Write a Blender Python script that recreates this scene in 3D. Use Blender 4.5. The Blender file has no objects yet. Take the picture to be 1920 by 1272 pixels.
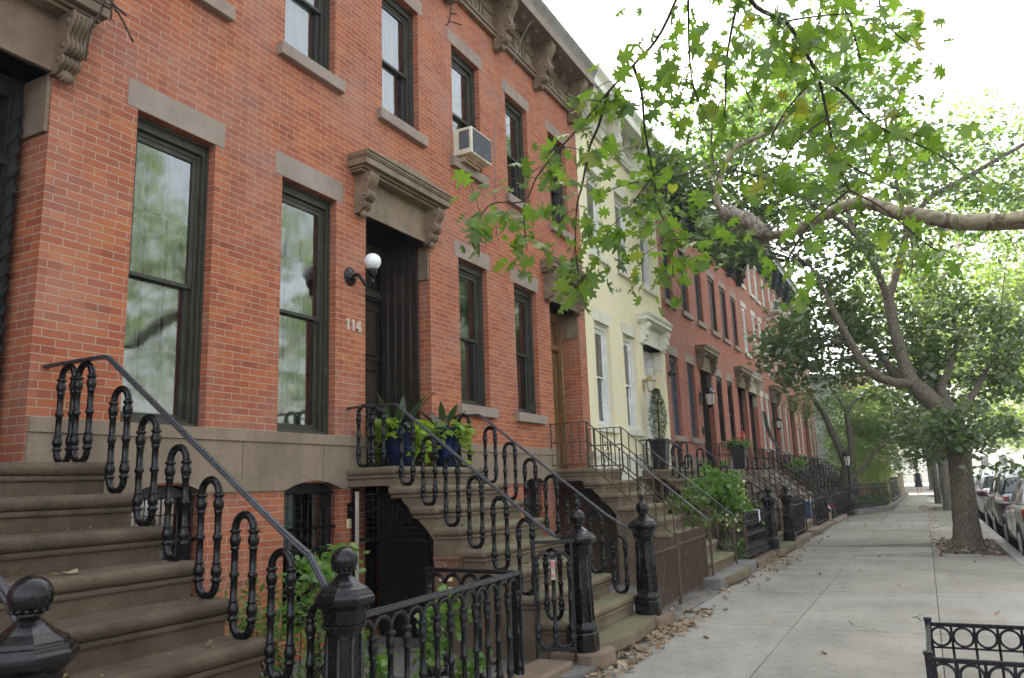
import bpy, math, random
import numpy as np
from mathutils import Vector, Matrix
random.seed(7); RNG = np.random.default_rng(7)
R = math.radians
scene = bpy.context.scene
COL = scene.collection
# ------------------------------------------------------------------ camera
CX, CY, FPX, EYE = 960.0, 636.0, 1460.0, 1.5
_a = Vector((774.0, 249.0, FPX)); _H = (FPX*FPX + 774.0*-270.0)/249.0
AX = _a.normalized(); AZ = Vector((-270.0, -_H, FPX)).normalized(); AY = AZ.cross(AX)
CAMPOS = Vector((0, 0, EYE))
def ray(u, v):
    d = Vector((u-CX, v-CY, FPX)); return Vector((d.dot(AX), d.dot(AY), d.dot(AZ)))
def P(u, v, X):            # world point seen at photo pixel (u, v), X metres down the street
    r = ray(u, v); return CAMPOS + r*(X/r.x)
def PD(u, v, d):           # ... at distance d
    return CAMPOS + ray(u, v).normalized()*d
def PF(u, v, y=5.3):       # ... on the plane y
    r = ray(u, v); return CAMPOS + r*(y/r.y)
def PG(u, v, z=0.0):       # ... at height z
    r = ray(u, v); return CAMPOS + r*((z-EYE)/r.z)
cam_d = bpy.data.cameras.new("camera"); cam = bpy.data.objects.new("camera", cam_d); COL.objects.link(cam)
cam_d.sensor_width = 36.0; cam_d.lens = FPX/1920*36.0; cam_d.clip_start = 0.05; cam_d.clip_end = 3000
rt = Vector((AX.x, AY.x, AZ.x)); up = -Vector((AX.y, AY.y, AZ.y)); bk = -Vector((AX.z, AY.z, AZ.z))
cam.matrix_world = Matrix(((rt.x, up.x, bk.x, 0), (rt.y, up.y, bk.y, 0), (rt.z, up.z, bk.z, EYE), (0, 0, 0, 1)))
scene.camera = cam
# ------------------------------------------------------------------ materials
MATS = {}
class NT:
    def __init__(s, name):
        s.m = bpy.data.materials.new(name); s.m.use_nodes = True; s.t = s.m.node_tree
        s.t.nodes.clear(); s.out = s.t.nodes.new('ShaderNodeOutputMaterial')
        MATS[name] = s.m
    def n(s, typ, **kw):
        nd = s.t.nodes.new(typ)
        for k, v in kw.items():
            if k in nd.inputs.keys() if isinstance(k, str) else False: pass
            setattr(nd, k, v)
        return nd
    def l(s, a, b): s.t.links.new(a, b)
    def val(s, sock, v):
        if hasattr(v, 'is_linked') or isinstance(v, bpy.types.NodeSocket): s.l(v, sock)
        else: sock.default_value = v
    def noise(s, scale, detail=4, rough=.55, vec=None, dist=0):
        nd = s.n('ShaderNodeTexNoise'); nd.inputs['Scale'].default_value = scale
        nd.inputs['Detail'].default_value = detail; nd.inputs['Roughness'].default_value = rough
        nd.inputs['Distortion'].default_value = dist
        if vec is not None: s.l(vec, nd.inputs['Vector'])
        return nd.outputs['Fac']
    def pos(s): return s.n('ShaderNodeNewGeometry').outputs['Position']
    def obj(s): return s.n('ShaderNodeTexCoord').outputs['Object']
    def ramp(s, fac, stops):
        nd = s.n('ShaderNodeValToRGB'); s.l(fac, nd.inputs['Fac'])
        e = nd.color_ramp.elements
        e[0].position, e[0].color = stops[0][0], (*stops[0][1], 1)
        e[1].position, e[1].color = stops[-1][0], (*stops[-1][1], 1)
        for p, c in stops[1:-1]:
            x = e.new(p); x.color = (*c, 1)
        return nd.outputs['Color']
    def fr(s, fac, a, b, lo=0., hi=1.):
        nd = s.n('ShaderNodeMapRange'); s.l(fac, nd.inputs[0])
        for i, x in zip((1, 2, 3, 4), (a, b, lo, hi)): nd.inputs[i].default_value = x
        return nd.outputs[0]
    def mix(s, fac, a, b, mode='MIX'):
        nd = s.n('ShaderNodeMix'); nd.data_type = 'RGBA'; nd.blend_type = mode; nd.clamp_factor = True
        s.val(nd.inputs[0], fac)
        for sk, x in ((nd.inputs[6], a), (nd.inputs[7], b)):
            s.val(sk, (*x, 1) if isinstance(x, tuple) and len(x) == 3 else x)
        return nd.outputs[2]
    def math(s, op, a, b=None):
        nd = s.n('ShaderNodeMath'); nd.operation = op; s.val(nd.inputs[0], a)
        if b is not None: s.val(nd.inputs[1], b)
        return nd.outputs[0]
    def bump(s, h, strength=.5, dist=.01):
        nd = s.n('ShaderNodeBump'); nd.inputs['Strength'].default_value = strength
        nd.inputs['Distance'].default_value = dist; s.l(h, nd.inputs['Height']); return nd.outputs['Normal']
    def bsdf(s, col, rough=.6, normal=None, metal=0., spec=.5, **kw):
        b = s.n('ShaderNodeBsdfPrincipled')
        s.val(b.inputs['Base Color'], (*col, 1) if isinstance(col, tuple) and len(col) == 3 else col)
        s.val(b.inputs['Roughness'], rough); b.inputs['Metallic'].default_value = metal
        b.inputs['Specular IOR Level'].default_value = spec
        if normal is not None: s.l(normal, b.inputs['Normal'])
        for k, v in kw.items(): s.val(b.inputs[k], v)
        return b.outputs[0]
    def end(s, sh): s.l(sh, s.out.inputs['Surface']); return s.m

def facade_vec(t):
    g = t.n('ShaderNodeNewGeometry'); a = t.n('ShaderNodeSeparateXYZ'); t.l(g.outputs['Position'], a.inputs[0])
    b = t.n('ShaderNodeSeparateXYZ'); t.l(g.outputs['True Normal'], b.inputs[0])
    f = t.math('GREATER_THAN', t.math('ABSOLUTE', b.outputs[0]), .5)
    nd = t.n('ShaderNodeMix'); nd.data_type = 'FLOAT'; t.l(f, nd.inputs[0]); t.l(a.outputs[0], nd.inputs[2]); t.l(a.outputs[1], nd.inputs[3])
    c = t.n('ShaderNodeCombineXYZ'); t.l(nd.outputs[0], c.inputs[0]); t.l(a.outputs[2], c.inputs[1])
    return c.outputs[0], a.outputs[2]

def m_brick(name, c1, c2, mortar, stain=(.34, .22, .19), bump=.6, msize=.0042, wear=.5):
    t = NT(name); v, z = facade_vec(t)
    # small wobble so that the courses are not ruler straight
    nz = t.n('ShaderNodeTexNoise'); nz.inputs['Scale'].default_value = 3.2; t.l(v, nz.inputs['Vector'])
    w = t.n('ShaderNodeVectorMath'); w.operation = 'MULTIPLY_ADD'; t.l(nz.outputs['Color'], w.inputs[0])
    w.inputs[1].default_value = (.010, .010, 0); t.l(v, w.inputs[2])
    def bt(ca, cb, bias=0.):
        b = t.n('ShaderNodeTexBrick'); b.offset = .5; b.squash = 1
        t.l(w.outputs[0], b.inputs['Vector']); b.inputs['Scale'].default_value = 1
        b.inputs['Brick Width'].default_value = .2; b.inputs['Row Height'].default_value = .0613
        b.inputs['Mortar Size'].default_value = msize; b.inputs['Mortar Smooth'].default_value = .25; b.inputs['Bias'].default_value = bias
        b.inputs['Color1'].default_value = (*ca, 1); b.inputs['Color2'].default_value = (*cb, 1); b.inputs['Mortar'].default_value = (*mortar, 1)
        return b
    b = bt(c1, c2, -.1)
    n1 = t.noise(1.1, 5, .6, v); n2 = t.noise(55, 3, .6, v); n3 = t.noise(9, 3, .6, v)
    sv = t.n('ShaderNodeSeparateXYZ'); t.l(w.outputs[0], sv.inputs[0])          # one random value per brick
    row = t.math('FLOOR', t.math('DIVIDE', sv.outputs[1], .0613)); odd = t.math('MULTIPLY', t.math('FLOORED_MODULO', row, 2.), .5)
    bx_ = t.math('FLOOR', t.math('ADD', t.math('DIVIDE', sv.outputs[0], .2), odd))
    cv = t.n('ShaderNodeCombineXYZ'); t.l(bx_, cv.inputs[0]); t.l(row, cv.inputs[1])
    wn = t.n('ShaderNodeTexWhiteNoise'); wn.noise_dimensions = '2D'; t.l(cv.outputs[0], wn.inputs['Vector']); rv = wn.outputs['Value']
    vs_ = .0 if c1[0] > .7 else 1.
    col = t.mix(t.fr(rv, .80, 1., 0, .42*vs_), b.outputs['Color'], (c2[0]*.5, c2[1]*.5, c2[2]*.75))
    col = t.mix(t.fr(rv, .14, 0., 0, .45*vs_), col, (min(1, c1[0]*1.2), c1[1]*1.5, c1[2]*1.5))
    col = t.mix(t.fr(n1, .45, .72, 0, wear), col, stain)
    col = t.mix(t.fr(n2, .3, .75, 0, .35), col, t.mix(.5, col, (.08, .04, .03)))
    col = t.mix(t.fr(n3, .55, .8, 0, .28 if c1[0] < .7 else .08), col, (c1[0]*.45, c1[1]*.4, c1[2]*.45))
    sm = t.n('ShaderNodeMapping'); sm.inputs['Scale'].default_value = (2.6, .3, 1); t.l(v, sm.inputs[0])
    col = t.mix(t.fr(t.noise(1., 5, .65, sm.outputs[0]), .52, .78, 0, .38), col, tuple(c1[i]*((.38, .42, .6)[i] if c1[0] < .7 else .72) for i in range(3)))
    mn = t.noise(6, 4, .6, v)
    col = t.mix(t.math('MULTIPLY', b.outputs['Fac'], t.fr(mn, .35, .65, .25, 1.)), col, mortar)
    h = t.math('ADD', t.math('MULTIPLY', b.outputs['Fac'], -1.), t.math('MULTIPLY', n2, .45))
    return t.end(t.bsdf(col, .85, t.bump(h, bump, .006), spec=.25))
m_brick('brick_orange', (.425, .132, .055), (.31, .082, .041), (.39, .305, .23), wear=.45)
m_brick('brick_red', (.42, .125, .078), (.33, .092, .06), (.38, .28, .21), wear=.5)
m_brick('brick_rose', (.44, .145, .09), (.35, .11, .07), (.36, .25, .2), wear=.45)
m_brick('brick_cream', (.86, .79, .55), (.83, .755, .51), (.78, .70, .48), stain=(.76, .69, .5), bump=.75, wear=.5)

def m_stone(name, col, dark, light=None, scale=2.5, rough=.8, moss=0, bump=.35):
    t = NT(name); p = t.pos()
    n1 = t.noise(scale, 6, .62, p); n2 = t.noise(scale*26, 3, .6, p)
    c = t.ramp(n1, [(.3, dark), (.52, col), (.75, light or tuple(x*1.25 for x in col))])
    c = t.mix(t.fr(n2, .35, .7, 0, .3), c, tuple(x*.45 for x in col))
    if moss:
        g = t.n('ShaderNodeSeparateXYZ'); t.l(t.n('ShaderNodeNewGeometry').outputs['Normal'], g.inputs[0])
        f = t.math('MULTIPLY', t.fr(g.outputs[2], .3, .9), t.fr(t.noise(3.3, 5, .6, p), .4, .62, 0, moss))
        c = t.mix(f, c, (.13, .155, .06))
    sm = t.n('ShaderNodeMapping'); sm.inputs['Scale'].default_value = (4, 4, .55); t.l(p, sm.inputs[0])
    c = t.mix(t.fr(t.noise(1.3, 5, .65, sm.outputs[0]), .5, .8, 0, .4), c, tuple(x*.5 for x in dark))
    n4 = t.noise(11, 4, .7, p)
    return t.end(t.bsdf(c, rough, t.bump(t.math('ADD', t.math('ADD', n2, n1), n4), bump, .007), spec=.3))
m_stone('brownstone', (.205, .148, .102), (.135, .095, .066), (.26, .2, .148))
m_stone('brownstone_grey', (.31, .245, .2), (.24, .185, .15), (.36, .3, .255))
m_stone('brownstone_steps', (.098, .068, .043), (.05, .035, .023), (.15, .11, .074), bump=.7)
m_stone('brownstone_mossy', (.165, .122, .08), (.10, .074, .049), (.22, .172, .12), moss=.85)
m_stone('water_table_stone', (.27, .2, .145), (.2, .147, .106), (.32, .25, .19), scale=1.6)
m_stone('cornice_brown', (.22, .16, .103), (.14, .10, .066), (.28, .215, .145), scale=5, rough=.55, bump=.2)
m_stone('cornice_cream', (.72, .72, .6), (.55, .56, .46), (.8, .8, .7), scale=4, rough=.5, bump=.15)
m_stone('cream_trim', (.72, .70, .58), (.6, .57, .45), (.8, .78, .68), scale=4, rough=.55, bump=.12)
m_stone('light_stone', (.5, .46, .37), (.4, .36, .28), (.58, .54, .46))
m_stone('limewhite_stone', (.62, .6, .55), (.5, .47, .42), (.7, .69, .66))
m_stone('cornice_black', (.022, .024, .024), (.012, .013, .013), (.035, .037, .037), scale=6, rough=.4, bump=.2)
m_stone('bluestone', (.18, .168, .15), (.115, .107, .095), (.235, .22, .2))
m_stone('kerb_stone', (.3, .29, .27), (.2, .19, .18), (.38, .37, .35))
m_stone('grey_render', (.42, .43, .41), (.33, .34, .32), (.5, .51, .49), scale=.8)
m_stone('soil', (.075, .05, .034), (.04, .028, .02), (.12, .085, .06), scale=7, bump=.9)

def m_iron(name, col, rough=.3, bump=.15):
    t = NT(name); p = t.obj(); n = t.noise(38, 4, .6, p); n2 = t.noise(5, 3, .6, p)
    c = t.mix(t.fr(n2, .5, .75, 0, .6), col, tuple(min(1, x*1.9+.004) for x in col))
    if name.startswith('iron_') and sum(col) < .1: c = t.mix(t.fr(t.noise(14, 5, .7, p), .62, .72, 0, .75), c, (.05, .026, .014))
    return t.end(t.bsdf(c, t.fr(n, .3, .7, rough*.75, rough*1.4), t.bump(n, bump, .0012), spec=.32))
m_iron('iron_black', (.006, .0055, .006), .24)
m_iron('iron_satin', (.008, .008, .0085), .34)
m_iron('iron_rail_sheen', (.036, .036, .042), .28, .05)  # handrails: sky sheen on the iron put into a paler base colour
m_iron('iron_brown', (.075, .048, .033), .6, .6)
m_iron('iron_guard', (.008, .0085, .012), .22, .04)
m_iron('frame_olive', (.038, .037, .027), .45, .1)
m_iron('frame_white', (.66, .66, .62), .45, .08)
m_iron('frame_black', (.014, .014, .015), .4, .1)
m_iron('frame_grey', (.085, .095, .115), .5, .08)
m_iron('frame_plum', (.04, .022, .024), .5, .08)
m_iron('door_dark', (.026, .019, .013), .45, .12)
m_iron('ac_cream', (.62, .58, .45), .5, .08)
m_iron('ac_grille', (.10, .11, .13), .5, .2)
m_iron('plastic_black', (.02, .02, .022), .4, .08)
m_iron('bin_blue', (.07, .13, .24), .45, .1)
m_iron('steel_numeral', (.50, .42, .36), .45, .1)
m_iron('brass', (.36, .25, .1), .4, .1)
m_iron('mailbox_brown', (.16, .085, .052), .5, .1)
m_iron('note_paper', (.72, .66, .36), .8, .05)
m_iron('ceramic_blue', (.008, .015, .065), .25, .05)
m_iron('white_cloth', (.8, .8, .82), .9, .1)
m_iron('flag_red', (.45, .03, .04), .8, .05)
m_iron('flag_blue', (.03, .05, .22), .8, .05)
m_iron('cloth_red', (.36, .03, .04), .8, .1)
m_iron('cable_grey', (.2, .2, .2), .6, .05)
m_iron('wood_board', (.36, .27, .16), .75, .4)
m_iron('sticker_pink', (.5, .16, .22), .6, .05)
m_iron('dark_void', (.006, .005, .005), .9, .05)
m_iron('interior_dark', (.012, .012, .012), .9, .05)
def m_doorwood():
    t = NT('door_oak'); p = t.obj(); mp = t.n('ShaderNodeMapping'); mp.inputs['Scale'].default_value = (14, 14, 1); t.l(p, mp.inputs[0])
    n = t.noise(2.2, 5, .6, mp.outputs[0], .6)
    c = t.ramp(n, [(.3, (.10, .05, .014)), (.7, (.23, .125, .042))]); return t.end(t.bsdf(c, .4, t.bump(n, .2, .003)))
m_doorwood()
def m_blind(name, col, pleat=0):
    t = NT(name); p = t.pos(); mp = t.n('ShaderNodeMapping'); mp.inputs['Scale'].default_value = (16 if pleat else 3, 1, .5 if pleat else 3); t.l(p, mp.inputs[0])
    n = t.noise(1., 4, .55, mp.outputs[0]); c = t.mix(t.fr(n, .3, .7), tuple(x*.72 for x in col), tuple(x*1.1 for x in col))
    return t.end(t.bsdf(c, .9, t.bump(n, .4, .03), spec=.1))
m_blind('curtain_pale', (.38, .42, .33), 1); m_blind('curtain_white', (.74, .76, .77), 1); m_blind('dark_room_backing', (.075, .085, .085), 1); m_blind('curtain_tan', (.42, .34, .24), 1)  # the near-black one stands for an unlit room where no curtain hangs
m_blind('screen_grey', (.24, .26, .245), 0)
def m_glass():
    t = NT('window_glass'); n = t.noise(1.7, 2, .5, t.pos())
    f = t.n('ShaderNodeFresnel'); f.inputs['IOR'].default_value = 2.5
    nb = t.bump(n, .055, .05)
    g = t.n('ShaderNodeBsdfGlossy'); g.inputs['Roughness'].default_value = .05; g.inputs['Color'].default_value = (.95, .98, .97, 1); t.l(nb, g.inputs['Normal'])
    tr = t.n('ShaderNodeBsdfTransparent'); tr.inputs['Color'].default_value = (.86, .92, .88, 1)
    mx = t.n('ShaderNodeMixShader'); t.l(f.outputs[0], mx.inputs[0]); t.l(tr.outputs[0], mx.inputs[1]); t.l(g.outputs[0], mx.inputs[2])
    return t.end(mx.outputs[0])
m_glass()
def m_globe():
    t = NT('opal_glass'); b = t.bsdf((.80, .82, .85), .12, spec=.6); s = b.node; s.inputs['Subsurface Weight'].default_value = .3; s.inputs['Subsurface Radius'].default_value = (.05, .05, .05)
    return t.end(b)
m_globe()
def m_leaf(name, a, b, c=None, trans=.45, rough=.42, tcol=None, spec=.45):
    t = NT(name); g = t.n('ShaderNodeNewGeometry'); r = g.outputs['Random Per Island']
    stops = [(0, a), (.55, b)] + ([(.9, b), (1., c)] if c else [(1., tuple(x*1.15 for x in b))])
    col = t.ramp(r, stops)
    p = t.bsdf(col, rough, spec=spec)
    tr = t.n('ShaderNodeBsdfTranslucent')
    tc = t.mix(1., col, tcol or (1.5, 1.75, .55), 'MULTIPLY'); t.l(tc, tr.inputs['Color'])
    mx = t.n('ShaderNodeMixShader'); mx.inputs[0].default_value = trans; t.l(p, mx.inputs[1]); t.l(tr.outputs[0], mx.inputs[2])
    return t.end(mx.outputs[0])
m_leaf('leaf_oak', (.075, .13, .03), (.13, .20, .045), (.26, .24, .05), trans=.52)
m_leaf('leaf_street', (.06, .10, .042), (.10, .155, .06), (.18, .18, .05), trans=.42, rough=.28, spec=.7)
m_leaf('leaf_dark', (.085, .125, .066), (.135, .185, .09), (.19, .22, .1), trans=.36, rough=.26, spec=.8)
m_leaf('leaf_far', (.085, .13, .035), (.14, .19, .05), (.24, .23, .06), trans=.5)
m_leaf('leaf_garden', (.075, .115, .04), (.12, .17, .055), (.17, .2, .06), trans=.46)
m_leaf('leaf_shrub', (.08, .16, .04), (.13, .23, .055), (.22, .26, .07), trans=.42)
m_leaf('leaf_lime', (.15, .24, .02), (.24, .35, .03), (.34, .42, .06), trans=.45)
m_leaf('leaf_canna', (.022, .045, .025), (.05, .08, .04), (.09, .05, .04), trans=.25, rough=.3)
m_leaf('leaf_topiary', (.03, .055, .022), (.055, .09, .03), trans=.2)
m_leaf('leaf_fallen', (.17, .115, .07), (.33, .25, .165), (.27, .16, .07), trans=.15, rough=.75, tcol=(1.2, 1, .7), spec=.2)
m_leaf('petal_red', (.5, .02, .015), (.65, .03, .02), trans=.3)
m_leaf('petal_cream', (.45, .5, .25), (.6, .62, .35), trans=.3)
def m_bark(name, dark, light, sx=9, sz=1.6, bump=1., dist=.03):
    t = NT(name); p = t.obj(); mp = t.n('ShaderNodeMapping'); mp.inputs['Scale'].default_value = (sx, sx, sz); t.l(p, mp.inputs[0])
    v = t.n('ShaderNodeTexVoronoi'); v.feature = 'DISTANCE_TO_EDGE'; v.inputs['Scale'].default_value = 1.7; t.l(mp.outputs[0], v.inputs['Vector'])
    n = t.noise(2.4, 5, .65, mp.outputs[0], .8)
    h = t.math('ADD', t.fr(v.outputs['Distance'], 0, .3), t.math('MULTIPLY', n, .9))
    c = t.ramp(h, [(.35, dark), (1.3 if False else .98, light)])
    c = t.mix(t.fr(t.noise(1.3, 3, .6, t.pos()), .5, .75, 0, .35), c, (light[0]*.8, light[1]*.95, light[2]*.7))
    return t.end(t.bsdf(c, .9, t.bump(h, bump, dist), spec=.15))
m_bark('bark_rough', (.075, .062, .048), (.27, .225, .175), 24, 4.2, 1., .022)
m_bark('bark_grey', (.10, .085, .068), (.27, .235, .19), 14, 3, .6, .012)
m_bark('bark_twig', (.03, .024, .02), (.075, .06, .05), 30, 10, .3, .004)
m_bark('bark_garden', (.045, .04, .032), (.13, .115, .09), 14, 3, .6, .01)
def m_plane_bark():
    t = NT('bark_plane'); p = t.obj(); mp = t.n('ShaderNodeMapping'); mp.inputs['Scale'].default_value = (2.6, 7, 7); t.l(p, mp.inputs[0])
    n = t.noise(1.1, 4, .6, mp.outputs[0], 1.2); n2 = t.noise(30, 3, .6, p)
    c = t.ramp(n, [(.36, (.075, .056, .038)), (.43, (.12, .098, .062)), (.47, (.215, .19, .12)), (.58, (.25, .228, .15)), (.63, (.155, .15, .088)), (.75, (.10, .085, .052))])
    c = t.mix(t.fr(n2, .4, .7, 0, .25), c, (.15, .11, .07))
    return t.end(t.bsdf(c, .75, t.bump(t.math('ADD', n, t.math('MULTIPLY', n2, .4)), .5, .01), spec=.25))
m_plane_bark()
def m_concrete():
    t = NT('concrete_flags'); g = t.n('ShaderNodeNewGeometry'); p = g.outputs['Position']
    n1 = t.noise(.8, 6, .62, p); n2 = t.noise(90, 2, .6, p); n3 = t.noise(6, 5, .7, p, .1)
    base = t.ramp(g.outputs['Random Per Island'], [(0, (.215, .193, .158)), (.5, (.275, .25, .208)), (1, (.325, .302, .26))])
    c = t.mix(t.fr(n1, .38, .68, 0, .7), base, (.13, .12, .10))
    c = t.mix(t.fr(n3, .5, .78, 0, .5), c, (.125, .112, .09))
    c = t.mix(t.fr(n2, .35, .75, 0, .3), c, (.33, .32, .3))
    sp = t.n('ShaderNodeTexVoronoi'); sp.inputs['Scale'].default_value = 7; t.l(p, sp.inputs['Vector'])
    c = t.mix(t.math('MULTIPLY', t.math('LESS_THAN', sp.outputs['Distance'], .07), .55), c, (.09, .08, .07))
    wv = t.n('ShaderNodeVectorMath'); wv.operation = 'MULTIPLY_ADD'; nz = t.n('ShaderNodeTexNoise'); nz.inputs['Scale'].default_value = 2.2; nz.inputs['Detail'].default_value = 5; t.l(p, nz.inputs['Vector'])
    t.l(nz.outputs['Color'], wv.inputs[0]); wv.inputs[1].default_value = (.5, .5, 0); t.l(p, wv.inputs[2])
    ck = t.n('ShaderNodeTexVoronoi'); ck.feature = 'DISTANCE_TO_EDGE'; ck.inputs['Scale'].default_value = .55; t.l(wv.outputs[0], ck.inputs['Vector'])
    crack = t.math('MULTIPLY', t.math('LESS_THAN', ck.outputs['Distance'], .0028), t.math('GREATER_THAN', t.noise(.6, 2, .5, p), .57))
    c = t.mix(t.math('MULTIPLY', crack, .8), c, (.05, .045, .038))
    pt = t.noise(.33, 1, .4, p); c = t.mix(t.fr(pt, .56, .58, 0, .3), c, (.30, .295, .28))
    st = t.noise(3.1, 6, .78, p, .2); c = t.mix(t.fr(st, .54, .72, 0, .5), c, (.11, .096, .075))
    gm = t.n('ShaderNodeTexVoronoi'); gm.inputs['Scale'].default_value = 2.6; t.l(p, gm.inputs['Vector']); c = t.mix(t.math('MULTIPLY', t.math('LESS_THAN', gm.outputs['Distance'], .045), .7), c, (.06, .055, .048))
    return t.end(t.bsdf(c, .88, t.bump(t.math('ADD', n2, n3), .25, .004), spec=.2))
m_concrete()
def m_asphalt():
    t = NT('asphalt'); p = t.pos(); n = t.noise(120, 2, .6, p); n1 = t.noise(.7, 5, .6, p)
    c = t.mix(t.fr(n1, .3, .7), (.045, .045, .046), (.085, .083, .08)); c = t.mix(t.fr(n, .45, .75, 0, .5), c, (.15, .145, .14))
    return t.end(t.bsdf(c, .85, t.bump(n, .5, .006)))
m_asphalt()
def m_paint(name, col, metal=.35):
    t = NT(name); n = t.noise(260, 2, .5, t.obj())
    c = t.mix(t.fr(n, .3, .7), tuple(x*.88 for x in col), col)
    return t.end(t.bsdf(c, .32, None, metal, .5, **{'Coat Weight': .8, 'Coat Roughness': .06}))
m_paint('paint_silver', (.60, .61, .59), .2); m_paint('paint_grey', (.17, .175, .18)); m_paint('paint_white', (.62, .63, .63), .05)
def m_carglass():
    t = NT('car_glass'); return t.end(t.bsdf((.02, .025, .028), .04, spec=1.))
m_carglass()
m_iron('rubber', (.018, .018, .018), .8, .2); m_iron('rim', (.35, .35, .36), .35, .05)
def m_lamp(name, col, rough=.12):
    t = NT(name); return t.end(t.bsdf(col, rough, spec=.7, **{'Coat Weight': .6}))
m_lamp('tail_red', (.26, .008, .014)); m_lamp('lamp_clear', (.6, .62, .62)); m_lamp('lantern_glass', (.62, .6, .52), .2)
m_iron('skin', (.42, .27, .2), .6, .05); m_iron('dress_navy', (.012, .016, .03), .8, .1); m_iron('hair_dark', (.03, .02, .015), .5, .2)
m_iron('sticker_green', (.07, .16, .09), .5, .05)
m_iron('purple_fence', (.10, .06, .07), .7, .2)
# ------------------------------------------------------------------ mesh builder
class MB:
    def __init__(s): s.v = []; s.f = []; s.m = []; s.s = []
    def add(s, vs, fs, mi=0, smooth=False):
        o = len(s.v); s.v.extend(tuple(v) for v in vs)
        for f in fs: s.f.append(tuple(i+o for i in f)); s.m.append(mi); s.s.append(smooth)
        return s
    def box(s, x0, x1, y0, y1, z0, z1, mi=0):
        vs = [(x, y, z) for z in (z0, z1) for y in (y0, y1) for x in (x0, x1)]
        return s.add(vs, [(0, 2, 3, 1), (4, 5, 7, 6), (0, 1, 5, 4), (2, 6, 7, 3), (0, 4, 6, 2), (1, 3, 7, 5)], mi)
    def obox(s, c, size, rot=None, mi=0):
        rot = rot or Matrix.Identity(3); c = Vector(c); h = Vector(size)/2
        vs = [c + rot @ Vector((sx*h.x, sy*h.y, sz*h.z)) for sz in (-1, 1) for sy in (-1, 1) for sx in (-1, 1)]
        return s.add(vs, [(0, 2, 3, 1), (4, 5, 7, 6), (0, 1, 5, 4), (2, 6, 7, 3), (0, 4, 6, 2), (1, 3, 7, 5)], mi)
    def beam(s, a, b, w, h, mi=0, upv=(0, 0, 1)):      # rectangular bar from a to b (h along upv)
        a, b = Vector(a), Vector(b); d = b-a; L = d.length
        if L < 1e-6: return s
        z = d/L; u = Vector(upv); x = u.cross(z)
        if x.length < 1e-4: x = Vector((1, 0, 0)).cross(z)
        x.normalize(); y = z.cross(x)
        rot = Matrix((x, y, z)).transposed()
        return s.obox((a+b)/2, (w, h, L), rot, mi)
    def tube(s, pts, r, n=8, mi=0, closed=False, smooth=True, caps=True, wob=0.):
        pts = [Vector(p) for p in pts]; N = len(pts)
        rs = r if isinstance(r, (list, tuple)) else [r]*N
        ref = None; vs = []; o = []
        for i, p in enumerate(pts):
            if closed: t = pts[(i+1) % N] - pts[i-1]
            else: t = pts[min(i+1, N-1)] - pts[max(i-1, 0)]
            if t.length < 1e-9: t = Vector((0, 0, 1))
            t.normalize()
            if ref is None:
                ref = Vector((0, 0, 1)) if abs(t.z) < .9 else Vector((1, 0, 0))
            x = ref - t*ref.dot(t)
            if x.length < 1e-5: x = t.orthogonal()
            x.normalize(); y = t.cross(x); ref = x
            for k in range(n):
                a = 2*math.pi*k/n; rr = rs[i]*(1 + (random.uniform(-wob, wob) if wob else 0))
                vs.append(p + x*math.cos(a)*rr + y*math.sin(a)*rr)
        fs = []
        for i in range(N if closed else N-1):
            j = (i+1) % N
            for k in range(n):
                fs.append((i*n+k, i*n+(k+1) % n, j*n+(k+1) % n, j*n+k))
        if caps and not closed:
            fs.append(tuple(range(n))[::-1]); fs.append(tuple((N-1)*n+k for k in range(n)))
        return s.add(vs, fs, mi, smooth)
    def lathe(s, prof, n=12, c=(0, 0, 0), mi=0, smooth=True, phase=0., rot=None, flute=0.):
        c = Vector(c); vs = []; N = len(prof)
        for r, z in prof:
            for k in range(n):
                a = 2*math.pi*(k+phase)/n; rr = r*(1-flute*(k % 2))
                q = Vector((rr*math.cos(a), rr*math.sin(a), z)); vs.append(c + (rot @ q if rot else q))
        fs = [(i*n+k, i*n+(k+1) % n, (i+1)*n+(k+1) % n, (i+1)*n+k) for i in range(N-1) for k in range(n)]
        fs.append(tuple(range(n))[::-1]); fs.append(tuple((N-1)*n+k for k in range(n)))
        return s.add(vs, fs, mi, smooth)
    def sphere(s, c, r, n=14, mi=0, sc=(1, 1, 1), lo=-90, hi=90):
        prof = []; m = max(5, n//2+1)
        for i in range(m+1):
            a = R(lo+(hi-lo)*i/m); prof.append((max(1e-4, math.cos(a)*r), math.sin(a)*r*sc[2]/1.))
        vs0 = len(s.v); s.lathe(prof, n, (0, 0, 0), mi)
        for i in range(vs0, len(s.v)):
            v = s.v[i]; s.v[i] = (c[0]+v[0]*sc[0], c[1]+v[1]*sc[1], c[2]+v[2])
        return s
    def prism(s, poly, fn, a0, a1, mi=0, smooth=False):     # poly of 2-D points; fn(p, q, a) -> xyz
        n = len(poly); vs = [fn(p, q, a0) for p, q in poly] + [fn(p, q, a1) for p, q in poly]
        s.add(vs, [tuple(range(n))[::-1], tuple(range(n, 2*n))], mi)
        return s.add(vs, [(i, (i+1) % n, n+(i+1) % n, n+i) for i in range(n)], mi, smooth)
    def build(s, name, mats, parent=None, bevel=0., seg=2, auto=True):
        me = bpy.data.meshes.new(name); me.from_pydata([tuple(v) for v in s.v], [], s.f)
        if isinstance(mats, str): mats = [mats]
        for m in mats: me.materials.append(MATS[m])
        me.polygons.foreach_set('material_index', s.m); me.polygons.foreach_set('use_smooth', s.s); me.update()
        o = bpy.data.objects.new(name, me); COL.objects.link(o)
        if parent is not None:
            o.parent = parent; o.matrix_parent_inverse = inv(parent)
        if bevel:
            b = o.modifiers.new('edge', 'BEVEL'); b.width = bevel; b.segments = seg; b.limit_method = 'ANGLE'; b.angle_limit = R(40); b.harden_normals = False
        return o
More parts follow.
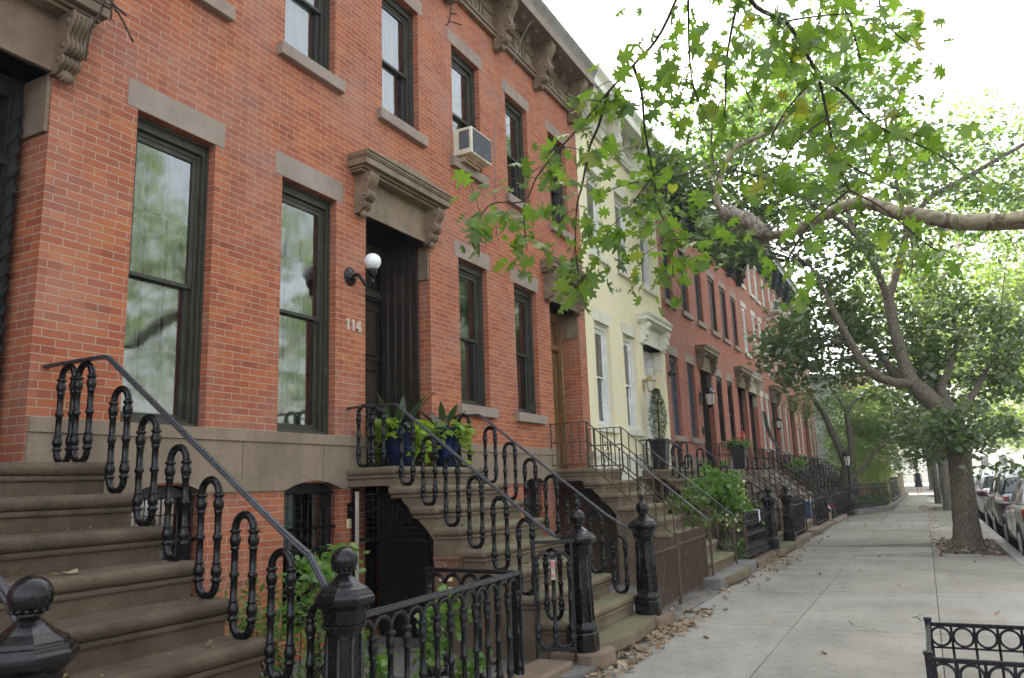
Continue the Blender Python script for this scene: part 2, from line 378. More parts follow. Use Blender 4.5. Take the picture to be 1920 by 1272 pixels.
def wmat(o):
    m = Matrix.LocRotScale(o.location, o.rotation_euler, o.scale)
    return m if o.parent is None else wmat(o.parent) @ o.matrix_parent_inverse @ m
def inv(o): return wmat(o).inverted()
def tag(o, label, cat, group=None, kind=None):
    o['label'] = label; o['category'] = cat
    if group: o['group'] = group
    if kind: o['kind'] = kind
    return o
def thing(name, label, cat, loc=(0, 0, 0), group=None):
    o = bpy.data.objects.new(name, None); COL.objects.link(o); o.location = loc; o.empty_display_size = .2
    return tag(o, label, cat, group)
def structure(o, label=None):
    o['kind'] = 'structure'
    if label: o['label'] = label; 
    return o
def copy_part(o, parent, delta):      # a copy of a part (shares its mesh), moved by delta
    c = o.copy(); COL.objects.link(c); c.parent = parent; c.matrix_parent_inverse = inv(parent)
    c.location = Vector(o.location) + Vector(delta); return c
def bez(pts, n=6):                     # Catmull-Rom through pts
    pts = [Vector(p) for p in pts]; out = []
    for i in range(len(pts)-1):
        p0 = pts[max(i-1, 0)]; p1 = pts[i]; p2 = pts[i+1]; p3 = pts[min(i+2, len(pts)-1)]
        for k in range(n):
            t = k/n; out.append(.5*((2*p1)+(p2-p0)*t+(2*p0-5*p1+4*p2-p3)*t*t+(3*p1-p0-3*p2+p3)*t**3))
    out.append(pts[-1]); return out
def lerp_list(vals, n):
    out = []
    for i in range(len(vals)-1):
        for k in range(n): out.append(vals[i]+(vals[i+1]-vals[i])*k/n)
    out.append(vals[-1]); return out
# ------------------------------------------------------------------ the setting: ground, road, kerb, sidewalk
FY = 5.3                                     # facade plane of the row
def sheet(name, x0, x1, y0, y1, z, m, label):
    b = MB(); b.add([(x0, y0, z), (x1, y0, z), (x1, y1, z), (x0, y1, z)], [(0, 1, 2, 3)]); return structure(b.build(name, m), label)
sheet('ground', -900, 1500, -900, 900, -.30, 'soil', 'bare earth stretching beyond the street')
sheet('road', -40, 400, -9.6, -1.2, -.15, 'asphalt', 'asphalt roadway beside the parked cars')
b = MB()
x = -12.
while x < 130:
    L = random.uniform(1.7, 2.6); b.box(x, x+L-.012, -1.36, -1.16, -.28, .012+random.uniform(-.006, .006)); x += L
structure(b.build('kerb', 'kerb_stone', bevel=.018), 'grey stone kerb along the sidewalk')
# sidewalk: cast flags with open joints, some heaved by tree roots
sheet('sidewalk_bed', -12, 130, -1.18, 5.25, -.035, 'soil', 'dark earth showing in the sidewalk joints')
b = MB()
def flag(x0, x1, y0, y1, t=(0, 0, 0, 0), g=.0035):
    x0 += g; x1 -= g; y0 += g; y1 -= g
    z = [.0+v for v in t]
    vs = [(x0, y0, -.09), (x1, y0, -.09), (x1, y1, -.09), (x0, y1, -.09), (x0, y0, z[0]), (x1, y0, z[1]), (x1, y1, z[2]), (x0, y1, z[3])]
    b.add(vs, [(4, 5, 6, 7), (0, 1, 5, 4), (1, 2, 6, 5), (2, 3, 7, 6), (3, 0, 4, 7)])
PIT = [(5.0, 6.28), (16.35, 20.3), (34.5, 38.5), (54, 58), (74, 78)]
xs = [-12, -9.5, -7, -4.2, -1.5, 1.1, 3.55, 6.1, 8.65, 11.15, 13.75, 16.3, 18.35, 20.35, 22.9, 25.6, 28.2, 31, 33.6, 36.2, 39, 42, 45, 48, 51, 54, 57, 60, 64, 68, 72, 77, 82, 88, 95, 105, 116, 130]
for i in range(len(xs)-1):
    x0, x1 = xs[i], xs[i+1]
    def t0(): return [random.uniform(-.004, .004) for _ in range(4)]
    ta, tb, tc = t0(), t0(), t0()
    if x0 == 16.3: tb = [.085, .0, .0, .01]
    if x0 == 18.35: tb = [.075, .0, .0, .03]; ta = [.03, 0, 0, 0]
    if x0 == 13.75: tb = [0, -.012, 0, 0]
    flag(x0, x1, 1.365, 2.62, ta)
    flag(x0+(.03 if x0 in (16.3, 18.35) else 0), x1, .045, 1.365, tb)
    y0 = -1.165
    cuts = [(x0, x1)]
    for p0, p1 in PIT:
        new = []
        for c0, c1 in cuts:
            if p1 <= c0 or p0 >= c1: new.append((c0, c1)); continue
            if p0 > c0+.05: new.append((c0, p0))
            if p1 < c1-.05: new.append((p1, c1))
        cuts = new
    for c0, c1 in cuts:
        if c0 < 9 < c1: flag(c0, 9.55, y0, .045, t0()); flag(9.55, c1, y0, .045, t0())
        else: flag(c0, c1, y0, .045, tc)
structure(b.build('sidewalk', 'concrete_flags'), 'grey concrete sidewalk with cracked joints')
b = MB()
for (p0, p1) in PIT:
    for yy in (0,):
        x = p0
        while x < p1:
            L = random.uniform(.25, .45)
            b.box(x, min(p1, x+L)-.02, -.06+random.uniform(-.03, .02), .035, -.05, .012+random.uniform(-.01, .02)); x += L
        y = -1.12
        while y < -.1:
            L = random.uniform(.2, .4)
            b.box(p0+random.uniform(-.02, .02), p0+.13, y, min(-.08, y+L)-.02, -.05, .015+random.uniform(-.01, .025)); y += L
structure(b.build('pit_edging', 'kerb_stone', bevel=.012), 'loose grey stone blocks edging the tree pits')
# paved front yards (bluestone)
b = MB(); x = -10.
while x < 50:
    L = random.uniform(.8, 1.5)
    for (y0, y1) in ((2.63, 3.5), (3.5, 4.4), (4.4, 5.34)):
        b.box(x+.006, x+L-.006, y0+.006, y1-.006, -.08, -.004+random.uniform(-.006, .006))
    x += L
structure(b.build('yard_paving', 'bluestone'), 'dark bluestone paving of the front yards')
# low stone copings that carry the front fences
for (x0, x1, lab) in ((2.2, 6.05, 'x'), (13.75, 15.9, 'x'), (18.5, 21.2, 'x'), (23.6, 26.3, 'x'), (-6, 1.35, 'x'), (11.2, 13.9, 'y')):
    b = MB(); b.box(x0, x1, 2.66, 2.98, -.1, .115 if lab == 'x' else .15); structure(b.build('yard_coping', 'brownstone' if lab == 'x' else 'bluestone', bevel=.02), 'low stone coping at the sidewalk edge')
# ------------------------------------------------------------------ facade tools
def wall_grid(x0, x1, z0, z1, ops, y=FY):
    """front sheet with openings (xa, xb, za, zb, depth) and their returns, one mesh"""
    b = MB(); X = sorted({x0, x1, *[o[0] for o in ops], *[o[1] for o in ops]}); Z = sorted({z0, z1, *[o[2] for o in ops], *[o[3] for o in ops]})
    X = [v for v in X if x0 <= v <= x1]; Z = [v for v in Z if z0 <= v <= z1]
    for i in range(len(X)-1):
        for j in range(len(Z)-1):
            cx, cz = (X[i]+X[i+1])/2, (Z[j]+Z[j+1])/2
            if any(o[0] < cx < o[1] and o[2] < cz < o[3] for o in ops): continue
            b.add([(X[i], y, Z[j]), (X[i+1], y, Z[j]), (X[i+1], y, Z[j+1]), (X[i], y, Z[j+1])], [(0, 1, 2, 3)])
    for xa, xb, za, zb, d in ops:
        za = max(za, z0); zb = min(zb, z1)
        for q in ([(xa, y, za), (xa, y+d, za), (xa, y+d, zb), (xa, y, zb)], [(xb, y+d, za), (xb, y, za), (xb, y, zb), (xb, y+d, zb)],
                  [(xa, y, zb), (xa, y+d, zb), (xb, y+d, zb), (xb, y, zb)], [(xa, y+d, za), (xa, y, za), (xb, y, za), (xb, y+d, za)]):
            b.add(q, [(0, 1, 2, 3)])
    return b
def ring(b, x0, x1, z0, z1, w, y0, y1, mi=0, top=None, bot=None):   # rectangular frame in the facade plane
    top = top or w; bot = bot or w
    b.box(x0, x0+w, y0, y1, z0, z1, mi); b.box(x1-w, x1, y0, y1, z0, z1, mi)
    b.box(x0+w, x1-w, y0, y1, z1-top, z1, mi); b.box(x0+w, x1-w, y0, y1, z0, z0+bot, mi)
def window(parent, x0, x1, z0, z1, fm='frame_olive', cur='curtain_pale', detail=2, y=FY, bars=True, solid=None, lowcur=None):
    """double hung window: casing, two sashes, glass, curtain or dark room backing behind the glass"""
    b = MB(); yo = y+(.10 if detail > 1 else .035)
    ring(b, x0, x1, z0, z1, .045, yo, yo+.14, top=.10, bot=.04)
    ring(b, x0+.045, x1-.045, z0+.04, z1-.10, .03, yo+.035, yo+.14, top=.04)
    if detail > 1: b.box(x0+.045, x1-.045, yo-.03, yo, z0+.0, z0+.035); ring(b, x0, x1, z0, z1, .018, yo-.02, yo, top=.03, bot=.012)
    w = b.build('window', fm, parent, bevel=.004 if detail > 1 else 0)
    xa, xb, za, zb = x0+.075, x1-.075, z0+.04, z1-.14; zm = (za+zb)/2
    if solid:
        s = MB(); s.box(xa, xb, yo+.05, yo+.08, za, zb)
        n = 9
        for i in range(n): s.box(xa+.05, xb-.05, yo+.04, yo+.05, za+.06+(zb-za-.12)*i/n, za+.06+(zb-za-.12)*(i+.8)/n)
        s.build('shutter', solid, w); return w
    s = MB(); ring(s, xa, xb, zm-.018, zb, .042, yo+.045, yo+.08, top=.045, bot=.036); ring(s, xa, xb, za, zm+.018, .042, yo+.082, yo+.118, top=.036, bot=.07)
    s.build('sash', fm, w, bevel=.004 if detail > 1 else 0)
    g = MB(); g.add([(xa+.03, yo+.06, zm), (xb-.03, yo+.06, zm), (xb-.03, yo+.06, zb-.03), (xa+.03, yo+.06, zb-.03)], [(0, 1, 2, 3)])
    g.add([(xa+.03, yo+.1, za+.05), (xb-.03, yo+.1, za+.05), (xb-.03, yo+.1, zm), (xa+.03, yo+.1, zm)], [(0, 1, 2, 3)])
    g.build('pane', 'window_glass', w)
    if bars:
        m = MB()
        for i in (1, 2): xx = xa+(xb-xa)*i/3; m.box(xx-.011, xx+.011, yo+.125, yo+.138, za, zb)
        for k in (.25, .5, .75): zz = za+(zb-za)*k; m.box(xa, xb, yo+.128, yo+.136, zz-.010, zz+.010)
        m.build('muntin', 'interior_dark', w)
    c = MB(); n = 28; vs = []
    lo = za-.02
    for i in range(n+1):
        xx = xa-.02+(xb-xa+.04)*i/n; yy = yo+.20+.012*math.sin(i*1.7)+.006*math.sin(i*4.1)
        vs += [(xx, yy, lo), (xx, yy, zb+.02)]
    c.add(vs, [(2*i, 2*i+2, 2*i+3, 2*i+1) for i in range(n)], 0, True)
    c.build('curtain', cur, w)
    return w
def lintel(parent, x0, x1, z0, z1, m, proud=.006, over=.1, y=FY):
    b = MB(); b.box(x0-over, x1+over, y-proud, y+.1, z0, z1); return b.build('lintel', m, parent, bevel=.005)
def sill(parent, x0, x1, z1, m, h=.135, over=.1, proud=.075, y=FY):
    b = MB(); b.box(x0-over, x1+over, y-proud, y+.12, z1-h, z1); return b.build('sill', m, parent, bevel=.007)
SCROLL = [(.98, 1), (1.0, .94), (.99, .86), (.93, .78), (.82, .70), (.74, .63), (.72, .57), (.78, .51), (.82, .45), (.79, .39), (.70, .345), (.55, .32), (.50, .30), (.57, .265), (.59, .22), (.55, .165), (.46, .13), (.36, .11), (.33, .08), (.27, .04), (.16, .0)]
def scroll(parent, name, xc, w, ztop, zbot, depth, m, y=FY, fan=True):
    """console bracket: S-scroll profile with raised side spirals and a fan at its foot"""
    b = MB(); H = ztop-zbot
    prof = [(p.x*depth, zbot+p.y*H) for p in bez([(a, c, 0) for a, c in SCROLL], 3)]
    poly = prof+[(-.01, zbot), (-.01, ztop)]
    b.prism(poly, lambda p, q, a: (a, y-p, q), xc-w/2, xc+w/2, smooth=True)
    for sx in (-1, 1):                                   # edge beads that follow the scroll
        b.tube([(xc+sx*(w/2-.012), y-p, q) for p, q in prof[::2]], .014*min(1, depth/.25), 6)
        for (cy, cz, r) in ((.80, .82, .13), (.62, .43, .1), (.40, .215, .09)):
            rr = r*min(depth, H*.5); b.lathe([(rr, -.012), (rr, .0), (rr*.72, .014), (rr*.3, .016)], 14, (xc+sx*w/2, y-cy*depth, zbot+cz*H), rot=Matrix.Rotation(R(90*sx), 3, 'Y'))
    for k in (-1, 0, 1): b.tube([(xc+k*w*.22, y-p-.004, q) for p, q in prof[2:-3:2]], .009, 5)
    if fan:
        for k in range(5):
            a = R(-90+(k-2)*24); c0 = Vector((xc, y-.10*depth/.3, zbot+.075*H/1.)); b.tube([c0+Vector((0, 0, .02)), c0+Vector((math.cos(a)*.04, -.012, math.sin(a)*.05)), c0+Vector((math.cos(a)*.075, .012, math.sin(a)*.085))], [.008, .021, .012], 7)
    return b.build(name, m, parent)
def hood(parent, x0, x1, zl, zh, m, depth=.28, bw=.15, zb=None, y=FY, peak=.06, bm=None, light=True):
    """door hood: moulded slab with a low peak on two scroll brackets, stone head below"""
    h = thing_part = MB(); d = depth
    zc = zh-.20; over = .12
    lay = [(zc, zc+.03, .60), (zc+.03, zc+.06, .72), (zc+.06, zc+.14, .92), (zc+.14, zc+.16, .97), (zc+.16, zc+.20, 1.0)]
    for a, c, k in lay:
        h.box(x0-over*k, x1+over*k, y-d*k, y+.03, a, c-.002)
    xm = (x0+x1)/2; n = 12; pts = []
    for i in range(n+1):
        t = i/n; xx = x0-over+(x1-x0+2*over)*t; pts.append((xx, zc+.20+peak*math.sin(math.pi*t)**2+.012))
    h.prism(pts+[(x1+over, zc+.198), (x0-over, zc+.198)], lambda p, q, a: (p, a, q), y-d-.015, y+.02)
    o = h.build('door_hood', m, parent, bevel=.008)
    zb = zb or zc-.45
    for xc in (x0+bw/2, x1-bw/2): scroll(o, 'bracket', xc, bw, zc+.001, zb, d*.82, bm or m, y)
    return o
def cornice(parent, x0, x1, zb, m, big, proj=.46, y=FY, small=2, H=.95, relief=True, name='cornice', gm=None):
    b = MB(); e = .004
    b.box(x0, x1, y-.045, y+.1, zb, zb+H*.62)                          # frieze board
    b.box(x0, x1, y-.075, y, zb-.01, zb+.05); b.box(x0, x1, y-.10, y, zb+.05, zb+.085)
    b.box(x0, x1, y-.07, y, zb+.375, zb+.405); b.box(x0, x1, y-.09, y+.1, zb+H*.60, zb+H*.66)
    b.box(x0, x1, y-proj+.03, y+.3, zb+H*.66, zb+H*.74)                # soffit
    b.box(x0, x1, y-proj, y+.3, zb+H*.66-.02, zb+H*.82)
    o = b.build(name, m, parent, bevel=.006)
    g = MB(); prof = [(proj, .82), (proj+.02, .86), (proj+.07, .93), (proj+.09, .97), (proj+.09, 1.0), (-.3, 1.0), (-.3, .82)]
    g.prism(prof, lambda p, q, a: (a, y-p, zb+H*q), x0, x1); g.build('gutter', gm or m, o)
    for xc in big: scroll(o, 'bracket', xc, .15, zb+H*.655, zb-.2, proj*.8, m, y-.03)
    for a, c in zip(big[:-1], big[1:]):
        for k in range(small):
            xc = a+(c-a)*(k+1)/(small+1); q = MB()
            pr = [(.0, -.22), (.05, -.2), (.10, -.15), (.08, -.1), (.14, -.06), (.24, -.05), (.28, 0), (0, 0)]
            q.prism(pr, lambda p, w, t: (t, y-.06-p, zb+H*.655+w), xc-.06, xc+.06, smooth=False)
            for s in (-.035, 0, .035): q.tube([(xc+s, y-.06-p-.006, zb+H*.655+w) for p, w in pr[1:6]], .012, 5)
            q.build('modillion', m, o, bevel=.006)
        if relief:
            q = MB(); xm = (a+c)/2; z0, z1 = zb+.11, zb+.35; yy = y-.045
            for s in (-1, 1):
                e0, e1 = xm+s*.24, xm+s*((c-a)/2-.13); xa, xb = min(e0, e1), max(e0, e1)
                for (u0, u1, w0, w1) in ((xa, xb, z0, z0+.022), (xa, xb, z1-.022, z1), (xa, xa+.022, z0, z1), (xb-.022, xb, z0, z1)): q.box(u0, u1, yy-.03, yy, w0, w1)
                q.box(xm+s*.165-.016, xm+s*.165+.016, yy-.035, yy, z0, z1)
                for zz in (z0, z1-.03): q.box(xm+s*.165-.035, xm+s*.165+.035, yy-.035, yy, zz, zz+.03)
            q.tube([(xm+.09*math.cos(t*math.pi/10), yy-.014, (z0+z1)/2+.115*math.sin(t*math.pi/10)) for t in range(20)], .019, 6, closed=True)
            q.tube([(xm+.045*math.cos(t*math.pi/8), yy-.008, (z0+z1)/2+.06*math.sin(t*math.pi/8)) for t in range(16)], .010, 6, closed=True)
            q.build('frieze_panel', m, o)
    return o
def arch_z(x, x0, x1, zs, rise):
    t = (x-x0)/(x1-x0); return zs+rise*4*t*(1-t)
def basement_window(parent, x0, x1, ztop, rise, z0=.25, y=FY):
    b = MB(); yo = y+.12
    n = 10; pts = [(x0+(x1-x0)*i/n, arch_z(x0+(x1-x0)*i/n, x0, x1, ztop-.09, rise)) for i in range(n+1)]
    for (xa, xb, za, zb) in ((x0, x0+.06, z0, ztop), (x1-.06, x1, z0, ztop), (x0, x1, z0, z0+.06), (x0+.06, x1-.06, ztop-.11, ztop-.06), (x0+.06, x1-.06, (z0+ztop)/2, (z0+ztop)/2+.05)): b.box(xa, xb, yo, yo+.1, za, zb)
    b.prism([(x0, ztop-.1)]+pts+[(x1, ztop-.1)], lambda p, q, a: (p, a, q), yo-.02, yo+.06)
    w = b.build('window', 'frame_black', parent)
    g = MB(); g.add([(x0+.05, yo+.05, z0+.05), (x1-.05, yo+.05, z0+.05), (x1-.05, yo+.05, ztop-.1), (x0+.05, yo+.05, ztop-.1)], [(0, 1, 2, 3)]); g.build('pane', 'window_glass', w)
    c = MB(); c.add([(x0+.05, yo+.07, z0+.7), ((x0+x1)/2-.08, yo+.07, z0+.7), ((x0+x1)/2-.08, yo+.07, ztop-.1), (x0+.05, yo+.07, ztop-.1)], [(0, 1, 2, 3)]); c.build('curtain', 'curtain_white', w)
    q = MB(); yy = yo-.05
    for i in range(9): xx = x0+.03+(x1-x0-.06)*i/8; q.tube([(xx, yy, z0), (xx, yy, ztop-.09)], .0045, 5)
    for k in range(10): zz = z0+.05+(ztop-.15-z0)*k/9; q.tube([(x0+.01, yy, zz), (x1-.01, yy, zz)], .0035, 5)
    for zz in (z0+.45, z0+.9): q.box(x0+.005, x1-.005, yy-.012, yy+.012, zz, zz+.03)
    q.build('window_guard', 'iron_black', w)
    return w
# ------------------------------------------------------------------ the row of houses
ZD = 1.74                               # parlour floor / landing level
GZ0, GZ1 = 2.58, 4.50
UZ0, UZ1 = 6.0, 7.70
def house(label, x0, x1, wall, wins, door, tops, trim, st, top=8.56, third=None, gz0=GZ0, full=False, fm='frame_olive', um='frame_olive',
          curs=('dark_room_backing',), ucurs=('curtain_white',), wt='water_table_stone', bw=None, lint=None, gsolid=None, usolid=None, detail=2, hoodm=None,
          doorm='door_dark', sillm=None, dz1=4.57, ddep=.55, hx=.01, name='row_house', group='row houses', basewall=None):
    H = thing(name, label, 'house', ((x0+x1)/2, FY, 0), group)
    lint = lint or trim; sillm = sillm or trim; bw = bw if bw is not None else wins
    ops = []
    gz = 2.07 if full else gz0
    for a, c in wins: ops.append((a, c, gz, 4.60, .11))
    if door: ops.append((door[0], door[1], 0.02, dz1, ddep))
    for a, c in tops: ops.append((a, c, UZ0, 7.76, .11))
    if third:
        for a, c in third[0]: ops.append((a, c, third[1], third[2], .11))
    for a, c in bw: ops.append((a, c, .25, 1.6, .13))
    wall_grid(x0, x1, 0, top+.6, ops).build('wall', wall, H)
    # shell behind the facade: party walls, roof and dark rooms
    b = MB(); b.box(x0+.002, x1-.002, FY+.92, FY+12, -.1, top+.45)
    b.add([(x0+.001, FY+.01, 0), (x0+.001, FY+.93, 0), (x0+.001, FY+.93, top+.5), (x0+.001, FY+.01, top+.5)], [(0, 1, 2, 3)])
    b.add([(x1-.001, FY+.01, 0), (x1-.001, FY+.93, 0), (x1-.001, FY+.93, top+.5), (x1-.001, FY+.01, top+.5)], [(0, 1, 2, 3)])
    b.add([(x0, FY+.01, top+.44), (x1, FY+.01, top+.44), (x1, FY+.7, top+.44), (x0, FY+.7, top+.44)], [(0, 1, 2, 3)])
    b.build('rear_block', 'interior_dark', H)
    # water table
    b = MB(); segs = []; cur = x0
    for a, c in ([(door[0]-.012, door[1]+.012)] if door else [])+[(1e9, 1e9)]:
        if a > cur+.02: segs.append((cur, min(a, x1)))
        cur = c
        if cur >= x1: break
    for a, c in segs:
        xs = sorted({a, c, *[w+(v-w)*i/12 for w, v in bw for i in range(13) if a < w and v < c]})
        for xa, xb in zip(xs[:-1], xs[1:]):
            za = zb = 1.535
            for w, v in bw:
                if w <= xa+1e-6 and xb <= v+1e-6: za, zb = arch_z(xa, w, v, 1.535, .085), arch_z(xb, w, v, 1.535, .085)
            b.add([(xa, FY-.02, za), (xb, FY-.02, zb), (xb, FY-.02, 1.97), (xa, FY-.02, 1.97)], [(0, 1, 2, 3)])
            b.add([(xa, FY-.02, za), (xb, FY-.02, zb), (xb, FY+.13, zb), (xa, FY+.13, za)], [(3, 2, 1, 0)])
        b.box(a, c, FY-.035, FY+.1, 1.972, 2.072)
        for xe in (a, c): b.add([(xe, FY-.02, 1.535), (xe, FY+.05, 1.535), (xe, FY+.05, 1.97), (xe, FY-.02, 1.97)], [(0, 1, 2, 3)])
    g = b
    xx = x0+.55
    while xx < x1:
        if not (door and door[0]-.05 < xx < door[1]+.05): g.box(xx, xx+.006, FY-.0215, FY-.019, 1.63, 1.965, 1)
        xx += 1.05
    b.build('water_table', [wt, 'brownstone_steps'], H)
    for i, (a, c) in enumerate(wins):
        window(H, a, c, gz, 4.60, fm, curs[i % len(curs)], detail, solid=gsolid, bars=full)
        lintel(H, a, c, 4.601, 4.84, lint)
        if not full: sill(H, a, c, gz, sillm)
    for i, (a, c) in enumerate(tops):
        window(H, a, c, UZ0, 7.76, um, ucurs[i % len(ucurs)], detail, solid=usolid, bars=False)
        lintel(H, a, c, 7.761, 7.97, lint); sill(H, a, c, UZ0, sillm)
    if third:
        for i, (a, c) in enumerate(third[0]):
            window(H, a, c, third[1], third[2], um, ucurs[(i+1) % len(ucurs)], 1, bars=False); lintel(H, a, c, third[2]+.001, third[2]+.2, lint); sill(H, a, c, third[1], sillm)
    for a, c in bw: basement_window(H, a, c, 1.6, .085)
    if door:
        dx0, dx1 = door; yd = FY+ddep-.22
        hd = hood(H, dx0-.2, dx1+hx, 4.57, 5.20, hoodm or trim, bm=hoodm or trim)
        b = MB(); b.box(dx0-.02, dx1+.02, FY-.035, FY+ddep, dz1, 5.068)      # stone door head and its returns
        b.box(dx0-.001, dx0+.03, FY+.012, FY+ddep, 4.12, dz1-.002); b.box(dx1-.03, dx1+.001, FY+.012, FY+ddep, 4.12, dz1-.002); b.build('door_head', hoodm or trim, H, bevel=.006)
        f = MB(); ring(f, dx0+.031, dx1-.031, ZD, dz1-.004, .10, yd-.04, yd+.12, top=.16, bot=.03)
        f.box(dx0+.12, dx1-.12, yd-.02, yd+.1, 3.86, 4.0)
        f.box(dx0+.04, dx1-.04, FY-.0, yd, ZD-.09, ZD-.004)
        f.box(dx0+.04, dx1-.04, yd-.06, yd-.03, 3.88, 3.95)
        d = f.build('door_frame', doorm, H, bevel=.008)
        xm = (dx0+dx1)/2
        for s in (0, 1):
            l = MB(); xa = dx0+.13 if s == 0 else xm+.004; xb = xm-.004 if s == 0 else dx1-.13
            l.box(xa, xb, yd+.03, yd+.09, ZD+.03, 3.86)
            for za, zb in ((ZD+.15, ZD+.55), (ZD+.65, 3.0), (3.1, 3.76)):
                ring(l, xa+.08, xb-.08, za, zb, .03, yd+.005, yd+.03)
                l.box(xa+.14, xb-.14, yd+.012, yd+.03, za+.06, zb-.06)
            lf = l.build('door', doorm, H, bevel=.006)
            k = MB(); k.sphere((xb-.05 if s == 0 else xa+.05, yd-.02, ZD+1.02), .028, 10); k.build('handle', 'iron_black' if doorm == 'door_dark' else 'brass', lf)
        t = MB(); t.box(dx0+.13, dx1-.13, yd+.05, yd+.08, 4.0, dz1-.16); t.build('transom', doorm if detail > 1 else 'car_glass', H)
        if doorm == 'door_dark':                            # deep ribbed casing on both sides of the recess
            for s in (-1, 1):
                q = MB()
                for i in range(5):
                    xa, xb = (dx1-.032-.042*(i+1), dx1-.032-.042*i) if s > 0 else (dx0+.032+.042*i, dx0+.032+.042*(i+1))
                    q.box(xa, xb, FY+.16+.085*i, yd-.045, ZD+.002, dz1-.006)
                    q.tube([((xa+xb)/2, FY+.155+.085*i, ZD+.01), ((xa+xb)/2, FY+.155+.085*i, dz1-.02)], .012, 6)
                q.build('ribbed_casing', doorm, H)
        if detail > 1:
            for xx in (dx0+.085, dx1-.085):                # rope-turned jamb columns
                r = MB(); N = 70
                r.tube([(xx, yd-.06, ZD+.02), (xx, yd-.06, 4.4)], .032, 8)
                for ph in (0, math.pi):
                    r.tube([(xx+.034*math.cos(i*.75+ph), yd-.06+.034*math.sin(i*.75+ph), ZD+.1+(4.2-ZD)*i/N) for i in range(N+1)], .017, 5)
                r.build('jamb_column', doorm, H)
    return H
W = lambda *a: list(a)
u6 = [(3.83, 4.62), (5.44, 6.22), (7.08, 7.87)]
h112 = house('orange brick row house at the left edge with its dark recessed portal', -1.7, 3.42, 'brick_orange', [(-1.3, -.5), (.2, 1.0)], (1.72, 3.13), [(-1.3, -.5), (.2, 1.0), (2.02, 2.8)], 'brownstone', 0, full=True, lint='brownstone_grey', hoodm='brownstone', doorm='interior_dark', hx=.12)
h114 = house('orange brick row house with two tall parlour windows and a globe lamp by its door', 3.42, 8.42, 'brick_orange', [(3.83, 4.62), (5.45, 6.26)], (6.76, 8.07), u6, 'brownstone_grey', 0, full=True, curs=('curtain_pale',), ucurs=('curtain_white', 'curtain_white', 'curtain_pale'), hoodm='cornice_brown', ddep=.85, bw=[(3.95, 4.62), (5.56, 6.36)])
h116 = house('orange brick row house with an air conditioner upstairs and an oak door', 8.42, 13.31, 'brick_orange', [(8.78, 9.57), (10.42, 11.2)], (11.72, 12.98), [(8.71, 9.5), (10.34, 11.12), (11.98, 12.75)], 'brownstone_grey', 0, curs=('screen_grey', 'screen_grey'), ucurs=('curtain_pale', 'dark_room_backing', 'dark_room_backing'), ddep=.62, doorm='door_oak', hoodm='cornice_brown', bw=[(8.85, 9.6), (10.5, 11.25)])
h118 = house('pale yellow painted brick row house with white trim', 13.31, 18.43, 'brick_cream', [(13.76, 14.6), (15.4, 16.2)], (16.72, 18.2), [(13.75, 14.6), (15.38, 16.25), (17.02, 17.9)], 'cream_trim', 0, fm='frame_white', um='frame_white', curs=('curtain_tan',), ucurs=('dark_room_backing', 'dark_room_backing', 'dark_room_backing'), wt='cream_trim', hoodm='cornice_cream', doorm='frame_white', bw=[(13.8, 14.55), (15.5, 16.2)], group='row houses')
h120 = house('rose brick row house with slate grey shuttered windows and a carriage lamp', 18.43, 23.4, 'brick_red', [(18.78, 19.58), (20.4, 21.2)], (21.8, 23.2), [(18.78, 19.58), (20.42, 21.2), (22.02, 22.8)], 'brownstone_grey', 0, usolid='frame_grey', gsolid='frame_grey', fm='frame_grey', um='frame_grey', hoodm='cornice_brown')
h122 = house('rose brick row house with plum coloured upper shutters', 23.4, 28.5, 'brick_red', [(23.75, 24.5), (25.25, 26.0)], (26.85, 28.3), [(23.7, 24.6), (25.3, 26.2), (26.95, 27.8)], 'brownstone_grey', 0, usolid='frame_plum', fm='frame_black', um='frame_plum', hoodm='cornice_brown', detail=1)
th = [(29.2, 30.0), (31.0, 31.9), (32.4, 33.1)]
h124 = house('three storey red brick row house with a cream door hood and white framed windows', 28.5, 33.25, 'brick_rose', [(31.1, 31.75), (32.3, 32.95)], (28.7, 30.3), [(28.9, 29.65), (30.8, 31.55), (32.2, 32.9)], 'limewhite_stone', 0, top=10.1, third=([(28.9, 29.65), (30.8, 31.55), (32.2, 32.9)], 8.65, 10.0), fm='frame_white', um='frame_white', hoodm='light_stone', detail=1)
def far_house(i, label, x0, wall, trim, fm):
    w = 4.95
    return house(label, x0, x0+w, wall, [(x0+2.3, x0+3.0), (x0+3.85, x0+4.55)], (x0+.3, x0+1.75), [(x0+.6, x0+1.35), (x0+2.3, x0+3.0), (x0+3.85, x0+4.55)], trim, 0, top=10.1,
                 third=([(x0+.6, x0+1.35), (x0+2.3, x0+3.0), (x0+3.85, x0+4.55)], 8.65, 10.0), fm=fm, um=fm, detail=1, hoodm='brownstone')
h126 = far_house(0, 'three storey red brick row house with brown hood, next after the cream hooded house', 33.25, 'brick_red', 'brownstone_grey', 'frame_white')
h128 = far_house(1, 'red brick row house second from the far end of the row', 38.2, 'brick_red', 'brownstone_grey', 'frame_white')
h130 = far_house(2, 'last red brick house at the far end of the row', 43.15, 'brick_rose', 'brownstone_grey', 'frame_white')
